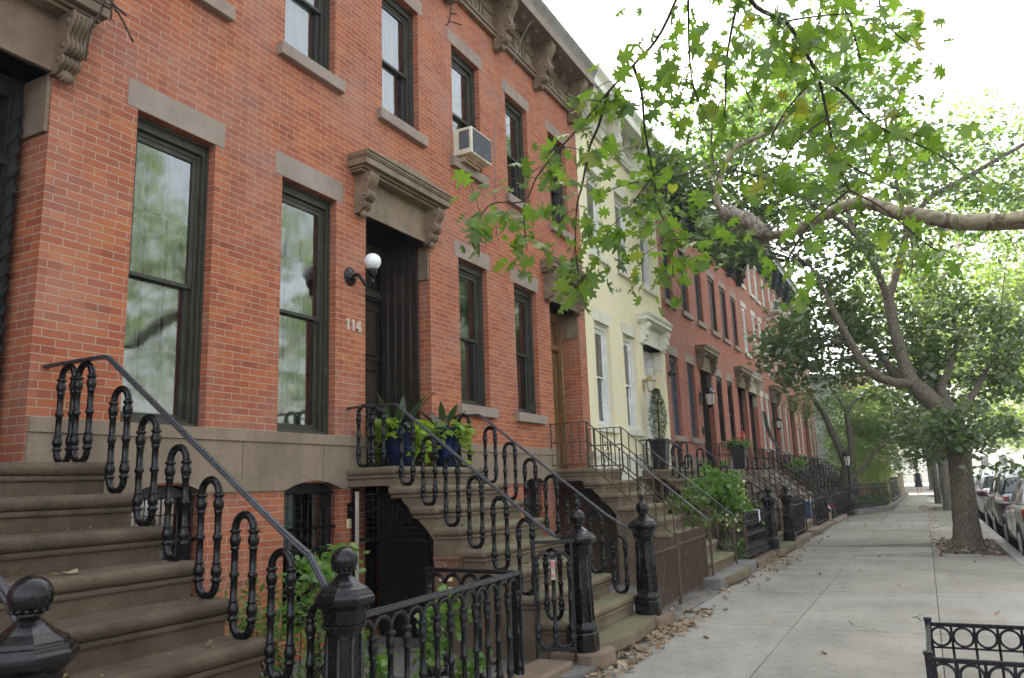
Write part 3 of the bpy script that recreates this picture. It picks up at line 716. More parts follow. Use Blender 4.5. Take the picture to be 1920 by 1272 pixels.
# cornices
cornice(h112, -1.7, 3.42, 8.52, 'cornice_brown', [-1.5, -.4, .6, 1.7, 2.7], relief=False)
cornice(h114, 3.42, 8.42, 8.52, 'cornice_brown', [4.1, 5.6, 7.1, 8.3], gm='kerb_stone')
cornice(h116, 8.42, 13.31, 8.52, 'cornice_brown', [8.58, 10.05, 11.5, 13.0], gm='kerb_stone')
cornice(h118, 13.315, 18.43, 8.58, 'cornice_cream', [13.5, 15.1, 16.7, 18.25], H=1.0)
cornice(h120, 18.435, 23.4, 8.56, 'cornice_black', [18.6, 20.1, 21.7, 23.2], relief=False)
cornice(h122, 23.405, 28.49, 8.56, 'cornice_black', [23.6, 25.1, 26.7, 28.3], relief=False, proj=.5)
cornice(h124, 28.5, 33.25, 10.2, 'cornice_black', [28.7, 30.1, 31.6, 33.05], relief=False)
for hh, x0 in ((h126, 33.25), (h128, 38.2), (h130, 43.15)): cornice(hh, x0, x0+4.95, 10.2, 'cornice_black', [x0+.2, x0+1.75, x0+3.3, x0+4.8], relief=False)
b = MB(); b.box(20.5, 23.2, 6.6, 9, 8.9, 11.0); b.box(20.4, 23.3, 6.5, 9.1, 11.0, 11.12); b.build('roof_bulkhead', 'light_stone', h120, bevel=.01)
# brown door head band already; rowlock arch above hood of 114 as brick-on-edge course
# far buildings past the row
g = thing('end_house', 'pale grey rendered house wall beyond the row, behind the garden tree', 'house', (56, 4.6, 0))
wall_grid(51.5, 62, 0, 7.2, [(53.5, 54.6, 3.4, 5.2, .1), (57, 58.1, 3.4, 5.2, .1)], 4.3).build('wall', 'grey_render', g)
b = MB(); b.add([(51.5, 4.3, 0), (51.5, 14, 0), (51.5, 14, 7.2), (51.5, 4.3, 7.2)], [(0, 1, 2, 3)]); b.build('side_wall', 'grey_render', g); b = MB(); b.add([(62, 4.3, 0), (62, 14, 0), (62, 14, 7.2), (62, 4.3, 7.2)], [(3, 2, 1, 0)]); b.build('side_wall', 'grey_render', g)
b = MB(); b.box(51.4, 62.1, 4.2, 14, 7.2, 7.45); b.build('roof', 'cornice_black', g)
for xx in (53.5, 57): window(g, xx, xx+1.1, 3.4, 5.2, 'frame_white', 'dark_room_backing', 1, y=4.3, bars=False)
g = thing('garden_house', 'dark red brick house set forward beyond the gardens at the street end', 'house', (66, 3.2, 0))
wall_grid(70, 100, 0, 9.5, [(71+i*3.1, 72+i*3.1, z, z+1.6, .12) for i in range(9) for z in (2.2, 5.6)], 3.4).build('wall', 'brick_rose', g)
b = MB(); b.add([(70, 3.4, 0), (70, 12, 0), (70, 12, 9.5), (70, 3.4, 9.5)], [(0, 1, 2, 3)]); b.build('side_wall', 'brick_rose', g)
b = MB(); b.box(69.9, 100, 3.2, 12, 9.5, 9.8); b.build('roof', 'cornice_black', g)
for i in range(9):
    for z in (2.2, 5.6): window(g, 71+i*3.1, 72+i*3.1, z, z+1.6, 'frame_white', 'dark_room_backing', 1, y=3.4, bars=False)

# houses on the far side of the road, in the sun
def opposite(label, x0, x1, h, m, y=-22.):
    g = thing('row_house', label, 'house', ((x0+x1)/2, y, 0), 'sunlit houses across the road')
    ops = [(x0+1+i*2.1, x0+2+i*2.1, z, z+1.7, .15) for i in range(int((x1-x0-1.2)/2.1)) for z in (1.8, 5.0, 8.2) if z+2.5 < h]
    b = wall_grid(x0, x1, -.2, h, [(a, c, z0, z1, -.15) for a, c, z0, z1, d in ops], y); b.build('wall', m, g)
    b = MB(); b.box(x0, x1, y-9, y-.4, -.2, h-.05); b.build('rear_block', m, g)
    b = MB(); b.box(x0, x1, y-.4, y+.5, h-.04, h+.5); b.build('cornice', 'cornice_brown', g)
    for a, c, z0, z1, d in ops:
        f = MB(); ring(f, a, c, z0, z1, .07, y-.15, y-.08); f.box(a, c, y-.14, y-.10, (z0+z1)/2-.03, (z0+z1)/2+.03); w = f.build('window', 'frame_white', g)
        p = MB(); p.add([(a+.05, y-.12, z0+.05), (c-.05, y-.12, z0+.05), (c-.05, y-.12, z1-.05), (a+.05, y-.12, z1-.05)], [(0, 1, 2, 3)]); p.build('pane', 'car_glass', w)
opposite('pale stone house across the road, glimpsed over the roofs of the parked cars', 66, 84, 10.5, 'light_stone')
opposite('cream house across the road, farther along past the pale stone one', 84.1, 104, 11.5, 'cream_trim')
opposite('tan house at the far end across the road', 104.1, 130, 10.8, 'light_stone')
b = MB(); g = thing('row_house', 'bright pale building closing the view at the very end of the sidewalk', 'house', (150, 0, 0))
b = wall_grid(-14, 16, -.2, 11, [(-12+i*2.6, -10.9+i*2.6, z, z+1.7, .15) for i in range(10) for z in (2, 5, 8)], 0); b.v = [(150+v[1], v[0], v[2]) for v in b.v]; b.build('wall', 'cream_trim', g)
b = MB(); b.box(150.3, 160, -14, 16, -.2, 11.3); b.build('rear_block', 'interior_dark', g)
# ------------------------------------------------------------------ stoops
def slab(b, x0, x1, yf, yb, z0, z1, r=.04):
    """worn stone tread: rounded nosing, slightly dished and chipped along its edge"""
    xs = [x0+e for e in (0, .004, .012, .024, .04)]; n = max(8, int((x1-x0)/.055)); xs += [x0+.06+(x1-x0-.12)*i/n for i in range(n+1)]; xs += [x1-e for e in (.04, .024, .012, .004, 0)]
    h = z1-z0; arc = [R(-90+180*i/8) for i in range(9)]; vs = []
    for x in xs:
        e = min(x-x0, x1-x); d = r-math.sqrt(max(0, r*r-(r-min(e, r))**2)); t = (x-x0)/(x1-x0)
        dip = .007*math.sin(math.pi*t)**2; j = random.uniform(-.0022, .0022)-(random.uniform(.003, .011) if random.random() < .09 else 0)
        zt, zb = z1-d*.8-dip*.6, z0+d*.8; hh = (zt-zb)/2; cz = (zt+zb)/2
        row = [(x, yb, zt+dip*.5), (x, yf+r+.05, zt)]+[(x, yf+d+r*.9-math.cos(a)*(r*.9+j), cz+math.sin(a)*hh) for a in arc[::-1]]+[(x, yf+r+.05, zb), (x, yb, zb)]
        vs += row
    K = 13; N = len(xs)
    b.add(vs, [(i*K+k, (i+1)*K+k, (i+1)*K+k+1, i*K+k+1) for i in range(N-1) for k in range(K-1)], 0, True)
    b.add(vs[:K], [tuple(range(K))]); b.add(vs[-K:], [tuple(range(K))[::-1]])
def stoop(label, x0, x1, yl, run, n=8, zd=ZD, m='brownstone', void=True, detail=2, name='stoop', rise=.2, group='brownstone stoops'):
    S = thing(name, label, 'stoop', ((x0+x1)/2, yl-1, 0), group)
    ny = lambda k: yl-run*k; tz = lambda k: zd-rise*k
    last = n-1
    # solid body under the treads
    for (xa, xb, vd) in (((x0+.05, x1-.35, void), (x1-.349, x1-.05, False)) if void else ((x0+.05, x1-.05, False),)):
        top = [(FY+.3, zd-.09)]
        for k in range(0, last+1):
            top += [(ny(k)+.035, tz(k)-.09), (ny(k)+.035, tz(k+1)-.09 if k < last else 0.)]
        if vd: poly = [(FY+.02, 1.55), (4.78, 1.55), (4.70, 1.50), (4.30, 1.10), (4.24, 1.02), (4.24, -.02)]
        else: poly = [(FY+.02, -.02)]
        poly = [(FY+.02, zd-.09)] + top[1:] + [(top[-1][0], -.02)] + poly[::-1]
        b = MB(); b.prism(poly, lambda p, q, a: (a, p, q), xa, xb); b.build('stoop_body', m, S, bevel=.006)
    for k in range(n):
        b = MB(); yb = (FY+.30 if k == 0 else ny(k-1)+.06); z = tz(k)
        if k == 0:
            slab(b, x0+.02, x1-.02, ny(0), FY-.004, z-.085, z)
        else: slab(b, x0, x1, ny(k), yb, z-.085, z)
        o = b.build('landing' if k == 0 else 'tread', m, S)
        c = MB(); c.box(x0+.03, x1-.03, ny(k)+.018, (FY-.006 if k == 0 else yb), z-.118, z-.083); c.build('cove', m, o, bevel=.012)
    # lowest, wide curved step
    b = MB(); zc = tz(n); yy = ny(n); pts = []
    for i in range(17):
        t = i/16; pts.append((x0-.10+(x1-x0+.2)*t, yy+.10-.17*math.sin(math.pi*t)**.7))
    poly = pts+[(x1+.1, ny(n-1)+.08), (x0-.1, ny(n-1)+.08)]
    b.prism(poly, lambda p, q, a: (p, q, a), zc-.09, zc); b.build('tread', m, S, bevel=.03, seg=4)
    b = MB(); poly = [(p, q+.05) for p, q in pts]+[(x1+.07, ny(n-1)+.08), (x0-.07, ny(n-1)+.08)]
    b.prism(poly, lambda p, q, a: (p, q, a), -.02, zc-.088); b.build('riser', m, S)
    return S
# ------------------------------------------------------------------ cast iron work
def loop_mb(H=.62, w=.138, r=.0195, arch=True):
    """one closed baluster loop in the y-z plane, foot at z = 0"""
    b = MB(); hw = w/2
    za, zb = hw+.01, H-hw-.01
    for s in (-1, 1):
        L = zb-za
        h = [(r, 0), (r*1.55, .006), (r*1.6, .016), (r*1.12, .024), (r*1.12, .03), (r*1.45, .04), (r*1.62, .055), (r*1.5, .072), (r*1.2, .086), (r*1.1, .092), (r*1.3, .097), (r*1.3, .102), (r*1.0, .108), (r, L*.5-.016), (r*1.4, L*.5-.008)]
        pr = h+[(q, L-z) for q, z in h[::-1]]
        b.lathe(pr, 14, (0, s*hw, za), flute=.1)
    for (zc, sg) in ((zb, 1), (za, -1)):
        b.tube([(0, hw*math.cos(t*math.pi/10), zc+sg*hw*1.05*math.sin(t*math.pi/10)) for t in range(11)], r*1.08, 8, caps=False)
    return b
LOOP = loop_mb().build('baluster', 'iron_black'); LOOP_ME = LOOP.data; bpy.data.objects.remove(LOOP)
def put(me, name, parent, loc, rz=0, sc=(1, 1, 1), label=None):
    o = bpy.data.objects.new(name, me); COL.objects.link(o); o.parent = parent; o.matrix_parent_inverse = inv(parent)
    o.location = loc; o.rotation_euler = (0, 0, rz); o.scale = sc; return o
def loop_railing(label, x, yl, run, rise=.2, zd=ZD, zl=.66, yn=2.72, zn=1.0, n=7, wall=True, group='cast iron stoop railings'):
    Rl = thing('stoop_railing', label, 'railing', (x, yl, 0), group)
    zr = zd+zl; y1 = yl+.02
    slope = rise/run; pts = [(x, FY+.02, zr+.0), (x, y1+.05, zr), (x, y1, zr-.006), (x, y1-.04, zr-.03)]
    yk = yn+.42; zk = zr-.03-(y1-.04-yk)*slope
    pts += [(x, yk, zk), (x, yn+.22, zk-.13), (x, yn+.08, zn+.01), (x, yn, zn-.02)]
    b = MB()
    for i in range(len(pts)-1): b.beam(pts[i], pts[i+1], .05, .014, upv=(1, 0, 0) if False else (0, 0, 1)); b.beam(Vector(pts[i])+Vector((0, 0, .012)), Vector(pts[i+1])+Vector((0, 0, .012)), .026, .012)
    b.build('handrail', 'iron_rail_sheen', Rl, bevel=.004)
    ys = [(yl+.42, zd), (yl+.24, zd)] if yl+.5 < FY+.1 else [(yl+.3, zd)]
    for k in range(1, n+1): ys.append((yl-run*k+.14, zd-rise*k))
    for i, (y, z) in enumerate(ys):
        zt = zr if y > y1 else max(zr-.03-(y1-.04-y)*slope, zn-.02)
        H = min(.66, zt-z+.015)
        if i >= len(ys)-1: H = min(H, .6)
        put(LOOP_ME, 'baluster', Rl, (x, y, z+.004), 0, (1, 1, H/.62))
    return Rl
def newel(label, x, y, z0, finial=True, big=1., m='iron_black', hs=1.):
    N = thing('newel_post', label, 'newel post', (x, y, z0), 'cast iron newel posts')
    b = MB(); s = big; h = hs
    b.lathe([(.135*s, 0), (.135*s, .15*h), (.118*s, .165*h), (.125*s, .185*h), (.125*s, .2*h), (.103*s, .225*h), (.098*s, .25*h), (.085*s, .80*h), (.09*s, .82*h)], 8, (x, y, z0), phase=.5, smooth=False)
    for k in range(8):
        a = 2*math.pi*(k+.5)/8; c, d = math.cos(a), math.sin(a)
        b.tube([(x+c*.098*s, y+d*.098*s, z0+.25*h), (x+c*.0865*s, y+d*.0865*s, z0+.8*h)], .010, 8)
        a = 2*math.pi*k/8; c, d = math.cos(a), math.sin(a); tx, ty = -d, c
        for sg in (): b.tube([(x+c*.0925*s+tx*sg*.019, y+d*.0925*s+ty*sg*.019, z0+.3*h), (x+c*.082*s+tx*sg*.016, y+d*.082*s+ty*sg*.016, z0+.74*h)], .0045, 5)
    sh = b.build('shaft', m, N)
    b = MB(); b.lathe([(.09*s, .815*h), (.10*s, .835*h), (.10*s, .85*h), (.108*s, .86*h), (.118*s, .93*h), (.15*s, .955*h), (.157*s, .975*h), (.157*s, .99*h), (.147*s, 1.0*h), (.145*s, 1.012*h), (.128*s, 1.02*h), (.126*s, 1.03*h), (.085*s, 1.055*h), (.05*s, 1.085*h), (.036*s, 1.10*h)], 8, (x, y, z0), phase=.5, smooth=False)
    for k in range(40):
        a = 2*math.pi*k/40; rr = .105*s; b.sphere((x+rr*math.cos(a), y+rr*math.sin(a), z0+.845*h), .008*s, 5)
    b.build('cap', m, N, bevel=.003)
    b = MB(); zc = z0+1.10*h+.068*s; b.lathe([(.036*s, 1.09*h), (.03*s, 1.105*h), (.045*s, 1.115*h)], 14, (x, y, z0)); b.sphere((x, y, zc), .068*s, 24)
    for k in range(14):
        a = 2*math.pi*k/14; b.sphere((x+.055*s*math.cos(a), y+.055*s*math.sin(a), zc-.043*s), .008*s, 5)
    if finial: b.lathe([(.012, 0), (.022, .008), (.012, .018), (.02, .035), (.026, .055), (.016, .078), (.004, .088)], 10, (x, y, zc+.063*s))
    b.build('ball', m, N); return N
def block(x, y, w, d, h, m, lab):
    b = MB(); c = .07
    poly = [(x-w, y+d), (x-w, y-d+c), (x-w+c, y-d), (x+w-c, y-d), (x+w, y-d+c), (x+w, y+d)]
    b.prism(poly, lambda p, q, a: (p, q, a), -.05, h); o = b.build('plinth_block', m, None, bevel=.012)
    return tag(o, lab, 'stone block', 'stone blocks under the newel posts')
def arcade_mb(L, pitch, H, r=.017, low=True):
    """run of interlaced cast iron arches along +x"""
    b = MB(); n = max(2, int(round(L/pitch))); p = L/n
    for i in range(n+1):
        x = i*p; za, zb = .10, H-.02-p/2
        l = zb-za
        pr = [(r, 0), (r*1.7, .01), (r*1.7, .022), (r*1.2, .03), (r*1.25, .05), (r*1.6, .07), (r*1.5, .09), (r*1.05, .105), (r, l*.5-.02), (r*1.5, l*.5-.008), (r*1.5, l*.5+.008), (r, l*.5+.02), (r, l-.135), (r*1.35, l-.13), (r*1.35, l-.12), (r*1.1, l-.112), (r*1.5, l-.09), (r*1.65, l-.065), (r*1.3, l-.045), (r*1.3, l-.035), (r*1.8, l-.022), (r*1.75, l-.008), (r, l)]
        b.lathe(pr, 12, (x, 0, za), flute=.1)
    for i in range(n):
        xc = (i+.5)*p
        b.tube([(xc+p/2*math.cos(t*math.pi/10), 0, H-.02-p/2+p/2*math.sin(t*math.pi/10)) for t in range(11)], r*.95, 7, caps=False)
        for t in range(1, 12):
            a = t*math.pi/12; b.sphere((xc+(p/2+r*.6)*math.cos(a), -.006, H-.02-p/2+(p/2+r*.6)*math.sin(a)), .006, 4)
        if low: b.tube([(xc+p/2*math.cos(t*math.pi/10), 0, .10-p/2*math.sin(t*math.pi/10)*.9) for t in range(11)], r*.95, 7, caps=False)
    return b, n
def orient(b, a, c):                 # lay a run built along +x from a to c
    a = Vector(a); d = (Vector(c)-a); d.z = 0; d.normalize(); q = Vector((-d.y, d.x, 0))
    b.v = [tuple(a+d*v[0]+q*v[1]+Vector((0, 0, v[2]))) for v in b.v]; return b
def arcade_fence(label, a, c, H, pitch=.155, m='iron_satin', group='cast iron area fences', name='area_fence', rail_m=None, post=True):
    F = thing(name, label, 'fence', a, group); L = (Vector(c)-Vector(a)).length
    b, n = arcade_mb(L, pitch, H); orient(b, a, c).build('arcade', m, F)
    q = MB(); q.box(-.03, L+.03, -.026, .026, H, H+.022); q.box(-.03, L+.03, -.014, .014, H+.022, H+.03); orient(q, a, c).build('top_rail', rail_m or m, F, bevel=.004); q = MB(); q.box(-.02, L+.02, -.012, .012, .03, .055); orient(q, a, c).build('bottom_rail', rail_m or m, F)
    if post:
        for t in (0, L):
            q = MB(); q.box(t-.012, t+.012, -.03, .03, -.02, H); orient(q, a, c).build('end_post', m, F)
    return F
def picket_fence(label, a, c, H, pitch=.11, m='iron_black', z0=.1, spear=True, group='iron picket fences', rails=(.12, .9), name='picket_fence', r=.009, curls=0):
    F = thing(name, label, 'fence', a, group); L = (Vector(c)-Vector(a)).length; n = max(2, int(L/pitch))
    b = MB()
    for i in range(n+1):
        x = L*i/n; b.box(x-r, x+r, -r, r, z0, H)
        if spear: b.lathe([(r*1.2, 0), (r*1.9, .012), (.002, .05)], 4, (x, 0, H))
    orient(b, a, c).build('pickets', m, F)
    q = MB()
    for f in rails: q.box(-.01, L+.01, -.014, .014, z0+(H-z0)*f-.012, z0+(H-z0)*f+.012)
    orient(q, a, c).build('rail', m, F)
    for t in (0, L): q = MB(); q.box(t-.017, t+.017, -.017, .017, -.03, H+.01); orient(q, a, c).build('post', m, F)
    if curls:
        q = MB()
        for i in range(curls):
            x = L*(i+.5)/curls
            for s in (-1, 1):
                for up_ in (-1, 1):
                    q.tube([(x+s*.055*(1-math.cos(t*.5))*.9*math.exp(-t*.05), 0, (H+z0)/2+up_*(.03+.10*math.sin(t*.32))) for t in range(11)], .006, 5)
        orient(q, a, c).build('scrollwork', m, F)
    return F
def thin_railing(label, x, yl, yend, zd=ZD, zl=.72, zend=.95, m='iron_brown', group='thin wrought iron stoop railings', pitch=.13, curls=True, r=.008):
    F = thing('iron_railing', label, 'railing', (x, yl, 0), group)
    zr = zd+zl; pts = [(x, FY, zr), (x, yl, zr), (x, yend, zend)]
    def zt(y): return zr if y > yl else zr+(zend-zr)*(yl-y)/(yl-yend)
    b = MB()
    for p, q in zip(pts[:-1], pts[1:]): b.beam(p, q, .034, .014)
    b.build('handrail', 'iron_rail_sheen', F)
    b = MB()
    for dz in (.30, .66):
        for p, q in zip(pts[:-1], pts[1:]):
            b.beam((p[0], p[1], p[2]-dz), (q[0], q[1], q[2]-dz), .012, .02)
    b.beam((x, FY-.02, zr-.66), (x, FY-.02, zr), .014, .014)
    b.build('lower_rail', m, F)
    b = MB(); y = FY-.12
    while y > yend+.05:
        b.box(x-r, x+r, y-r, y+r, zt(y)-.66, zt(y)-.005); y -= pitch
    b.build('pickets', m, F)
    b = MB(); b.box(x-.014, x+.014, yend-.014, yend+.014, -.05, zend+.01); b.build('post', m, F); b = MB(); b.box(x-.012, x+.012, yl-.012, yl+.012, zd-.02, zr); b.build('post', m, F)
    if curls:
        b = MB(); ys = [FY-.38]+[yl-.3-.55*i for i in range(4)]
        for y in ys:
            if y < yend+.2: continue
            zc = zt(y)-.36
            for s in (-1, 1):
                for u in (-1, 1):
                    b.tube([(x, y+s*(.012+.045*math.sin(t*.36)**2*(1 if t < 6 else .8)), zc+u*(.015*t*(1 if t < 8 else .8))) for t in range(10)], .006, 5)
                    b.tube([(x, y+s*(.05+.022*math.cos(a*.7)), zc+u*(.10+.022*math.sin(a*.7))) for a in range(9)], .005, 5)
        b.build('scrollwork', m, F)
    return F
# --- 112 (foreground)
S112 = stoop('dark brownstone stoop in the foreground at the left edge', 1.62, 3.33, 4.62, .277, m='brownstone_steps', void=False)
loop_railing('black railing on the near side of the foreground stoop, mostly cut off at left', 1.72, 4.62, .277, yn=2.68, zn=1.0, n=7)
loop_railing('black cast iron looped railing running down the foreground stoop', 3.24, 4.62, .277, yn=2.68, zn=.96, n=7, zl=.68)
newel('large black ball topped newel post cut off at the lower left corner', 1.66, 2.70, .04, False, 1.02, hs=.985)
newel('black octagonal newel post with plain ball beside the arcaded area fence', 3.26, 2.69, .02, False, 1.02, hs=.97)
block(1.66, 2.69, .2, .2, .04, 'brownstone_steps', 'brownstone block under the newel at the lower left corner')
# --- 114
S114 = stoop('brownstone stoop with mossy treads, blue planters on its landing and a curved lowest step', 6.40, 8.27, 4.67, .258, m='brownstone_mossy')
loop_railing('black cast iron looped railing on the near side of the stoop with blue planters', 6.47, 4.67, .258, yn=2.74, zn=1.02, zl=.62, n=7)
loop_railing('black cast iron looped railing on the far side of the stoop with blue planters', 8.18, 4.67, .258, yn=2.74, zn=.98, zl=.62, n=7)
newel('black newel post with finial at the near side of the blue planter stoop', 6.42, 2.73, .12, True, 1.03, hs=.93)
newel('black newel post with finial at the far side of the blue planter stoop', 8.24, 2.74, .13, True, 1.03, hs=.93)
block(6.42, 2.72, .23, .22, .12, 'brownstone', 'chamfered brownstone block under the near newel of the blue planter stoop')
block(8.24, 2.72, .23, .22, .13, 'brownstone', 'chamfered brownstone block under the far newel of the blue planter stoop')
arcade_fence('black arcaded cast iron area fence between the foreground stoop and the open gate', (3.45, 2.78, 0), (5.5, 2.86, 0), .83, .165, rail_m='iron_rail_sheen')
arcade_fence('short black arcaded return fence running back toward the basement door', (5.53, 2.9, 0), (5.62, 3.75, 0), .83, .165)
# open gate with sticker
G = thing('area_gate', 'narrow black iron gate standing open beside the stoop, with a pink sticker', 'gate', (6.1, 2.9, 0))
ga, gc = Vector((6.02, 2.98, .10)), Vector((6.17, 2.68, .10)); gl = (gc-ga).length
b, n_ = arcade_mb(gl-.06, .14, .80, .016); b.v = [(v[0]+.03, v[1], v[2]+.06) for v in b.v]; orient(b, ga, gc).build('arcade', 'iron_satin', G)
b = MB(); b.box(0, .022, -.015, .015, -.09, .92); b.box(gl-.022, gl, -.015, .015, -.02, .92); b.box(0, gl, -.015, .015, .07, .095); b.box(-.02, gl+.02, -.022, .022, .92, .945); orient(b, ga, gc).build('gate_frame', 'iron_satin', G, bevel=.003)
b = MB(); b.box(gl*.5-.017, gl*.5+.017, -.028, -.026, .63, .79); s_ = orient(b, ga, gc).build('sticker', 'light_stone', G)
b = MB(); b.box(gl*.5-.013, gl*.5+.013, -.031, -.0285, .72, .78); b.sphere((gl*.5, -.029, .665), .013, 8); orient(b, ga, gc).build('sticker_print', 'sticker_pink', s_)
b = MB(); b.prism([(5.75, 3.05), (5.75, 2.62), (5.95, 2.52), (6.16, 2.52), (6.19, 3.05)], lambda p, q, a: (p, q, a), -.05, .055); tag(b.build('threshold_stone', 'bluestone', None, bevel=.015), 'dark bluestone threshold slab under the open gate', 'stone slab')
# under-stoop entrance of 114
E_ = thing('basement_entrance', 'dark basement doorway under the blue planter stoop with wire grille above', 'door', (6.8, 4.7, 0))
b = MB(); b.box(6.50, 6.53, 5.2, 5.27, 0, 1.53); b.box(6.50, 6.54, 4.25, 4.3, 0, 1.03); b.box(6.50, 6.54, 4.3, 5.2, 1.0, 1.035); b.build('door_frame', 'iron_black', E_)
b = MB(); b.box(6.47, 6.495, 5.17, 5.2, 0, 1.5); b.build('drain_pipe', 'light_stone', E_)
b = MB()
for i in range(14): y = 4.33+.062*i; b.tube([(6.52, y, 1.03), (6.52, y, min(1.5, 1.06+(y-4.25)*1.05))], .004, 4)
for k in range(8): z = 1.08+.055*k; b.tube([(6.52, 4.28+(z-1.06)*.95, z), (6.52, 5.2, z)], .004, 4)
b.build('wire_grille', 'iron_satin', E_)
b = MB(); b.prism([(4.3, 0), (5.29, 0), (5.29, 1.5), (4.75, 1.5), (4.3, 1.06)], lambda p, q, a: (a, p, q), 7.0, 7.05); b.build('door', 'dark_void', E_)  # near-black sheet added so the void under the stoop reads dark
# mailbox on the stoop side
M_ = thing('mailbox', 'brown metal mailbox fixed to the side of the blue planter stoop', 'mailbox', (6.36, 3.95, .6))
mz, my = .49, 4.03
b = MB(); b.box(6.33, 6.45, my-.12, my+.12, mz, mz+.36); b.build('box', 'mailbox_brown', M_, bevel=.006)
b = MB(); b.box(6.315, 6.455, my-.135, my+.135, mz+.362, mz+.385); b.build('lid', 'mailbox_brown', M_, bevel=.004)
b = MB(); b.box(6.326, 6.331, my-.07, my+.07, mz+.17, mz+.205); b.box(6.326, 6.331, my-.07, my+.07, mz+.08, mz+.12); b.build('name_window', 'note_paper', M_)
b = MB(); b.sphere((6.326, my, mz+.31), .010, 8); b.build('lock', 'rim', M_)
# intercom and paper note
I_ = thing('intercom', 'small black intercom beside the barred basement window', 'intercom', (6.5, FY, 1.3))
b = MB(); b.box(6.46, 6.555, FY-.03, FY, 1.235, 1.39); b.build('housing', 'iron_black', I_, bevel=.006)
b = MB(); b.lathe([(.028, 0), (.022, .012), (.01, .014)], 14, (6.508, FY-.03, 1.32), rot=Matrix.Rotation(R(90), 3, 'X')); b.build('speaker', 'plastic_black', I_)
b = MB(); b.box(6.46, 6.60, FY-.012, FY, 1.135, 1.228); o = b.build('paper_note', ['note_paper', 'frame_grey'])
for k in range(4): pass
tag(o, 'pale yellow paper note taped below the black intercom', 'note')
q = MB()
for k in range(4): q.box(6.475, 6.585-.02*(k % 2), FY-.0135, FY-.012, 1.15+.018*k, 1.154+.018*k)
q.build('writing', 'frame_grey', o)
# wall lamp with opal globe
L_ = thing('wall_lamp', 'white globe wall lamp on a black curved arm beside the dark double door', 'lamp', (6.5, FY, 3.8))
lx, lz = 6.49, 3.80
b = MB(); b.lathe([(.115, 0), (.115, .012), (.10, .022), (.09, .03), (.06, .04), (.045, .06)], 22, (lx, FY, lz), rot=Matrix.Rotation(R(90), 3, 'X')); b.build('back_plate', 'iron_black', L_)
b = MB(); b.tube(bez([(lx, FY-.05, lz), (lx+.02, FY-.12, lz+.01), (lx+.04, FY-.2, lz-.11), (lx+.05, FY-.27, lz-.15), (lx+.05, FY-.31, lz-.10)], 5), .022, 10); b.lathe([(.022, -.13), (.03, -.115), (.02, -.10), (.022, -.06), (.035, -.045), (.045, -.02), (.055, 0), (.06, .035), (.058, .05)], 16, (lx+.05, FY-.31, lz+.01)); b.build('arm', 'iron_black', L_)
b = MB(); b.sphere((lx+.05, FY-.31, lz+.155), .106, 28); b.build('globe', 'opal_glass', L_); L_.scale = (.88, .88, .88)
# house number 114
N_ = thing('house_number', 'brown metal house number 114 on the brick beside the door', 'house number', (6.53, FY, 3.2))
def digit(b, ch, x, z, h, w, t=.024, y=FY-.02):
    if ch == '1': b.box(x+w*.5-t/2, x+w*.5+t/2, y, FY, z, z+h); b.beam((x+w*.5, FY-.01, z+h-.012), (x+w*.1, FY-.01, z+h*.78), .02, t*.8)
    else:
        b.box(x+w*.66-t/2, x+w*.66+t/2, y, FY, z, z+h); b.box(x, x+w, y+.0015, FY, z+h*.26, z+h*.26+t*.85); b.beam((x+w*.60, FY-.0098, z+h-.01), (x+.012, FY-.0098, z+h*.3), .019, t*.8)
for ch, x in (('1', 6.41), ('1', 6.495), ('4', 6.585)):
    b = MB(); digit(b, ch, x, 3.205, .125, .085); b.build('numeral', 'steel_numeral', N_)
# air conditioners
def aircon(label, x0, x1, z0, h=.42, d=.36, y=FY):
    A = thing('air_conditioner', label, 'air conditioner', ((x0+x1)/2, y, z0), 'window air conditioners')
    b = MB(); b.box(x0, x1, y-d, y+.1, z0, z0+h); b.build('case', 'ac_cream', A, bevel=.012)
    b = MB(); b.box(x0+.035, x1-.035, y-d-.012, y-d+.002, z0+.03, z0+h-.03)
    for i in range(22): zz = z0+.04+(h-.08)*i/21; b.box(x0+.04, x1-.04, y-d-.016, y-d-.012, zz, zz+.006)
    b.build('coil_grille', 'ac_grille', A)
    b = MB()
    for i in range(10): yy = y-d+.04+.016*i; b.box(x0-.006, x0+.002, yy, yy+.009, z0+.08, z0+h-.05)
    b.box(x0-.004, x0+.001, y-d+.035, y-d+.20, z0+.075, z0+h-.045); b.build('side_louvre', 'ac_grille', A)
    b = MB(); b.box(x0+.05, x1-.05, y-d+.12, y+.02, z0-.05, z0-.002); b.box(x0+.03, x1-.12, y-d*.5, y+.0, z0-.085, z0-.052); b.build('support_board', 'wood_board', A)
    return A
aircon('cream air conditioner in the upstairs window above the planters', 8.74, 9.32, 6.05, .39, .28)
aircon('white air conditioner in the upper window of the three storey brick house', 30.82, 31.5, 6.1, .5, .4)
aircon('small white air conditioner high in the third floor window', 35.56, 36.2, 8.75, .5, .4)
# hanging service cable from the cornice
b = MB(); b.tube(bez([(10.95, 4.78, 9.42), (10.6, 5.0, 8.9), (10.1, 5.2, 7.6), (9.95, FY-.012, 6.9), (9.9, FY-.012, 5.2)], 6), .006, 5); tag(b.build('service_cable', 'cable_grey'), 'thin grey cable hanging from the cornice down the brick wall', 'cable')
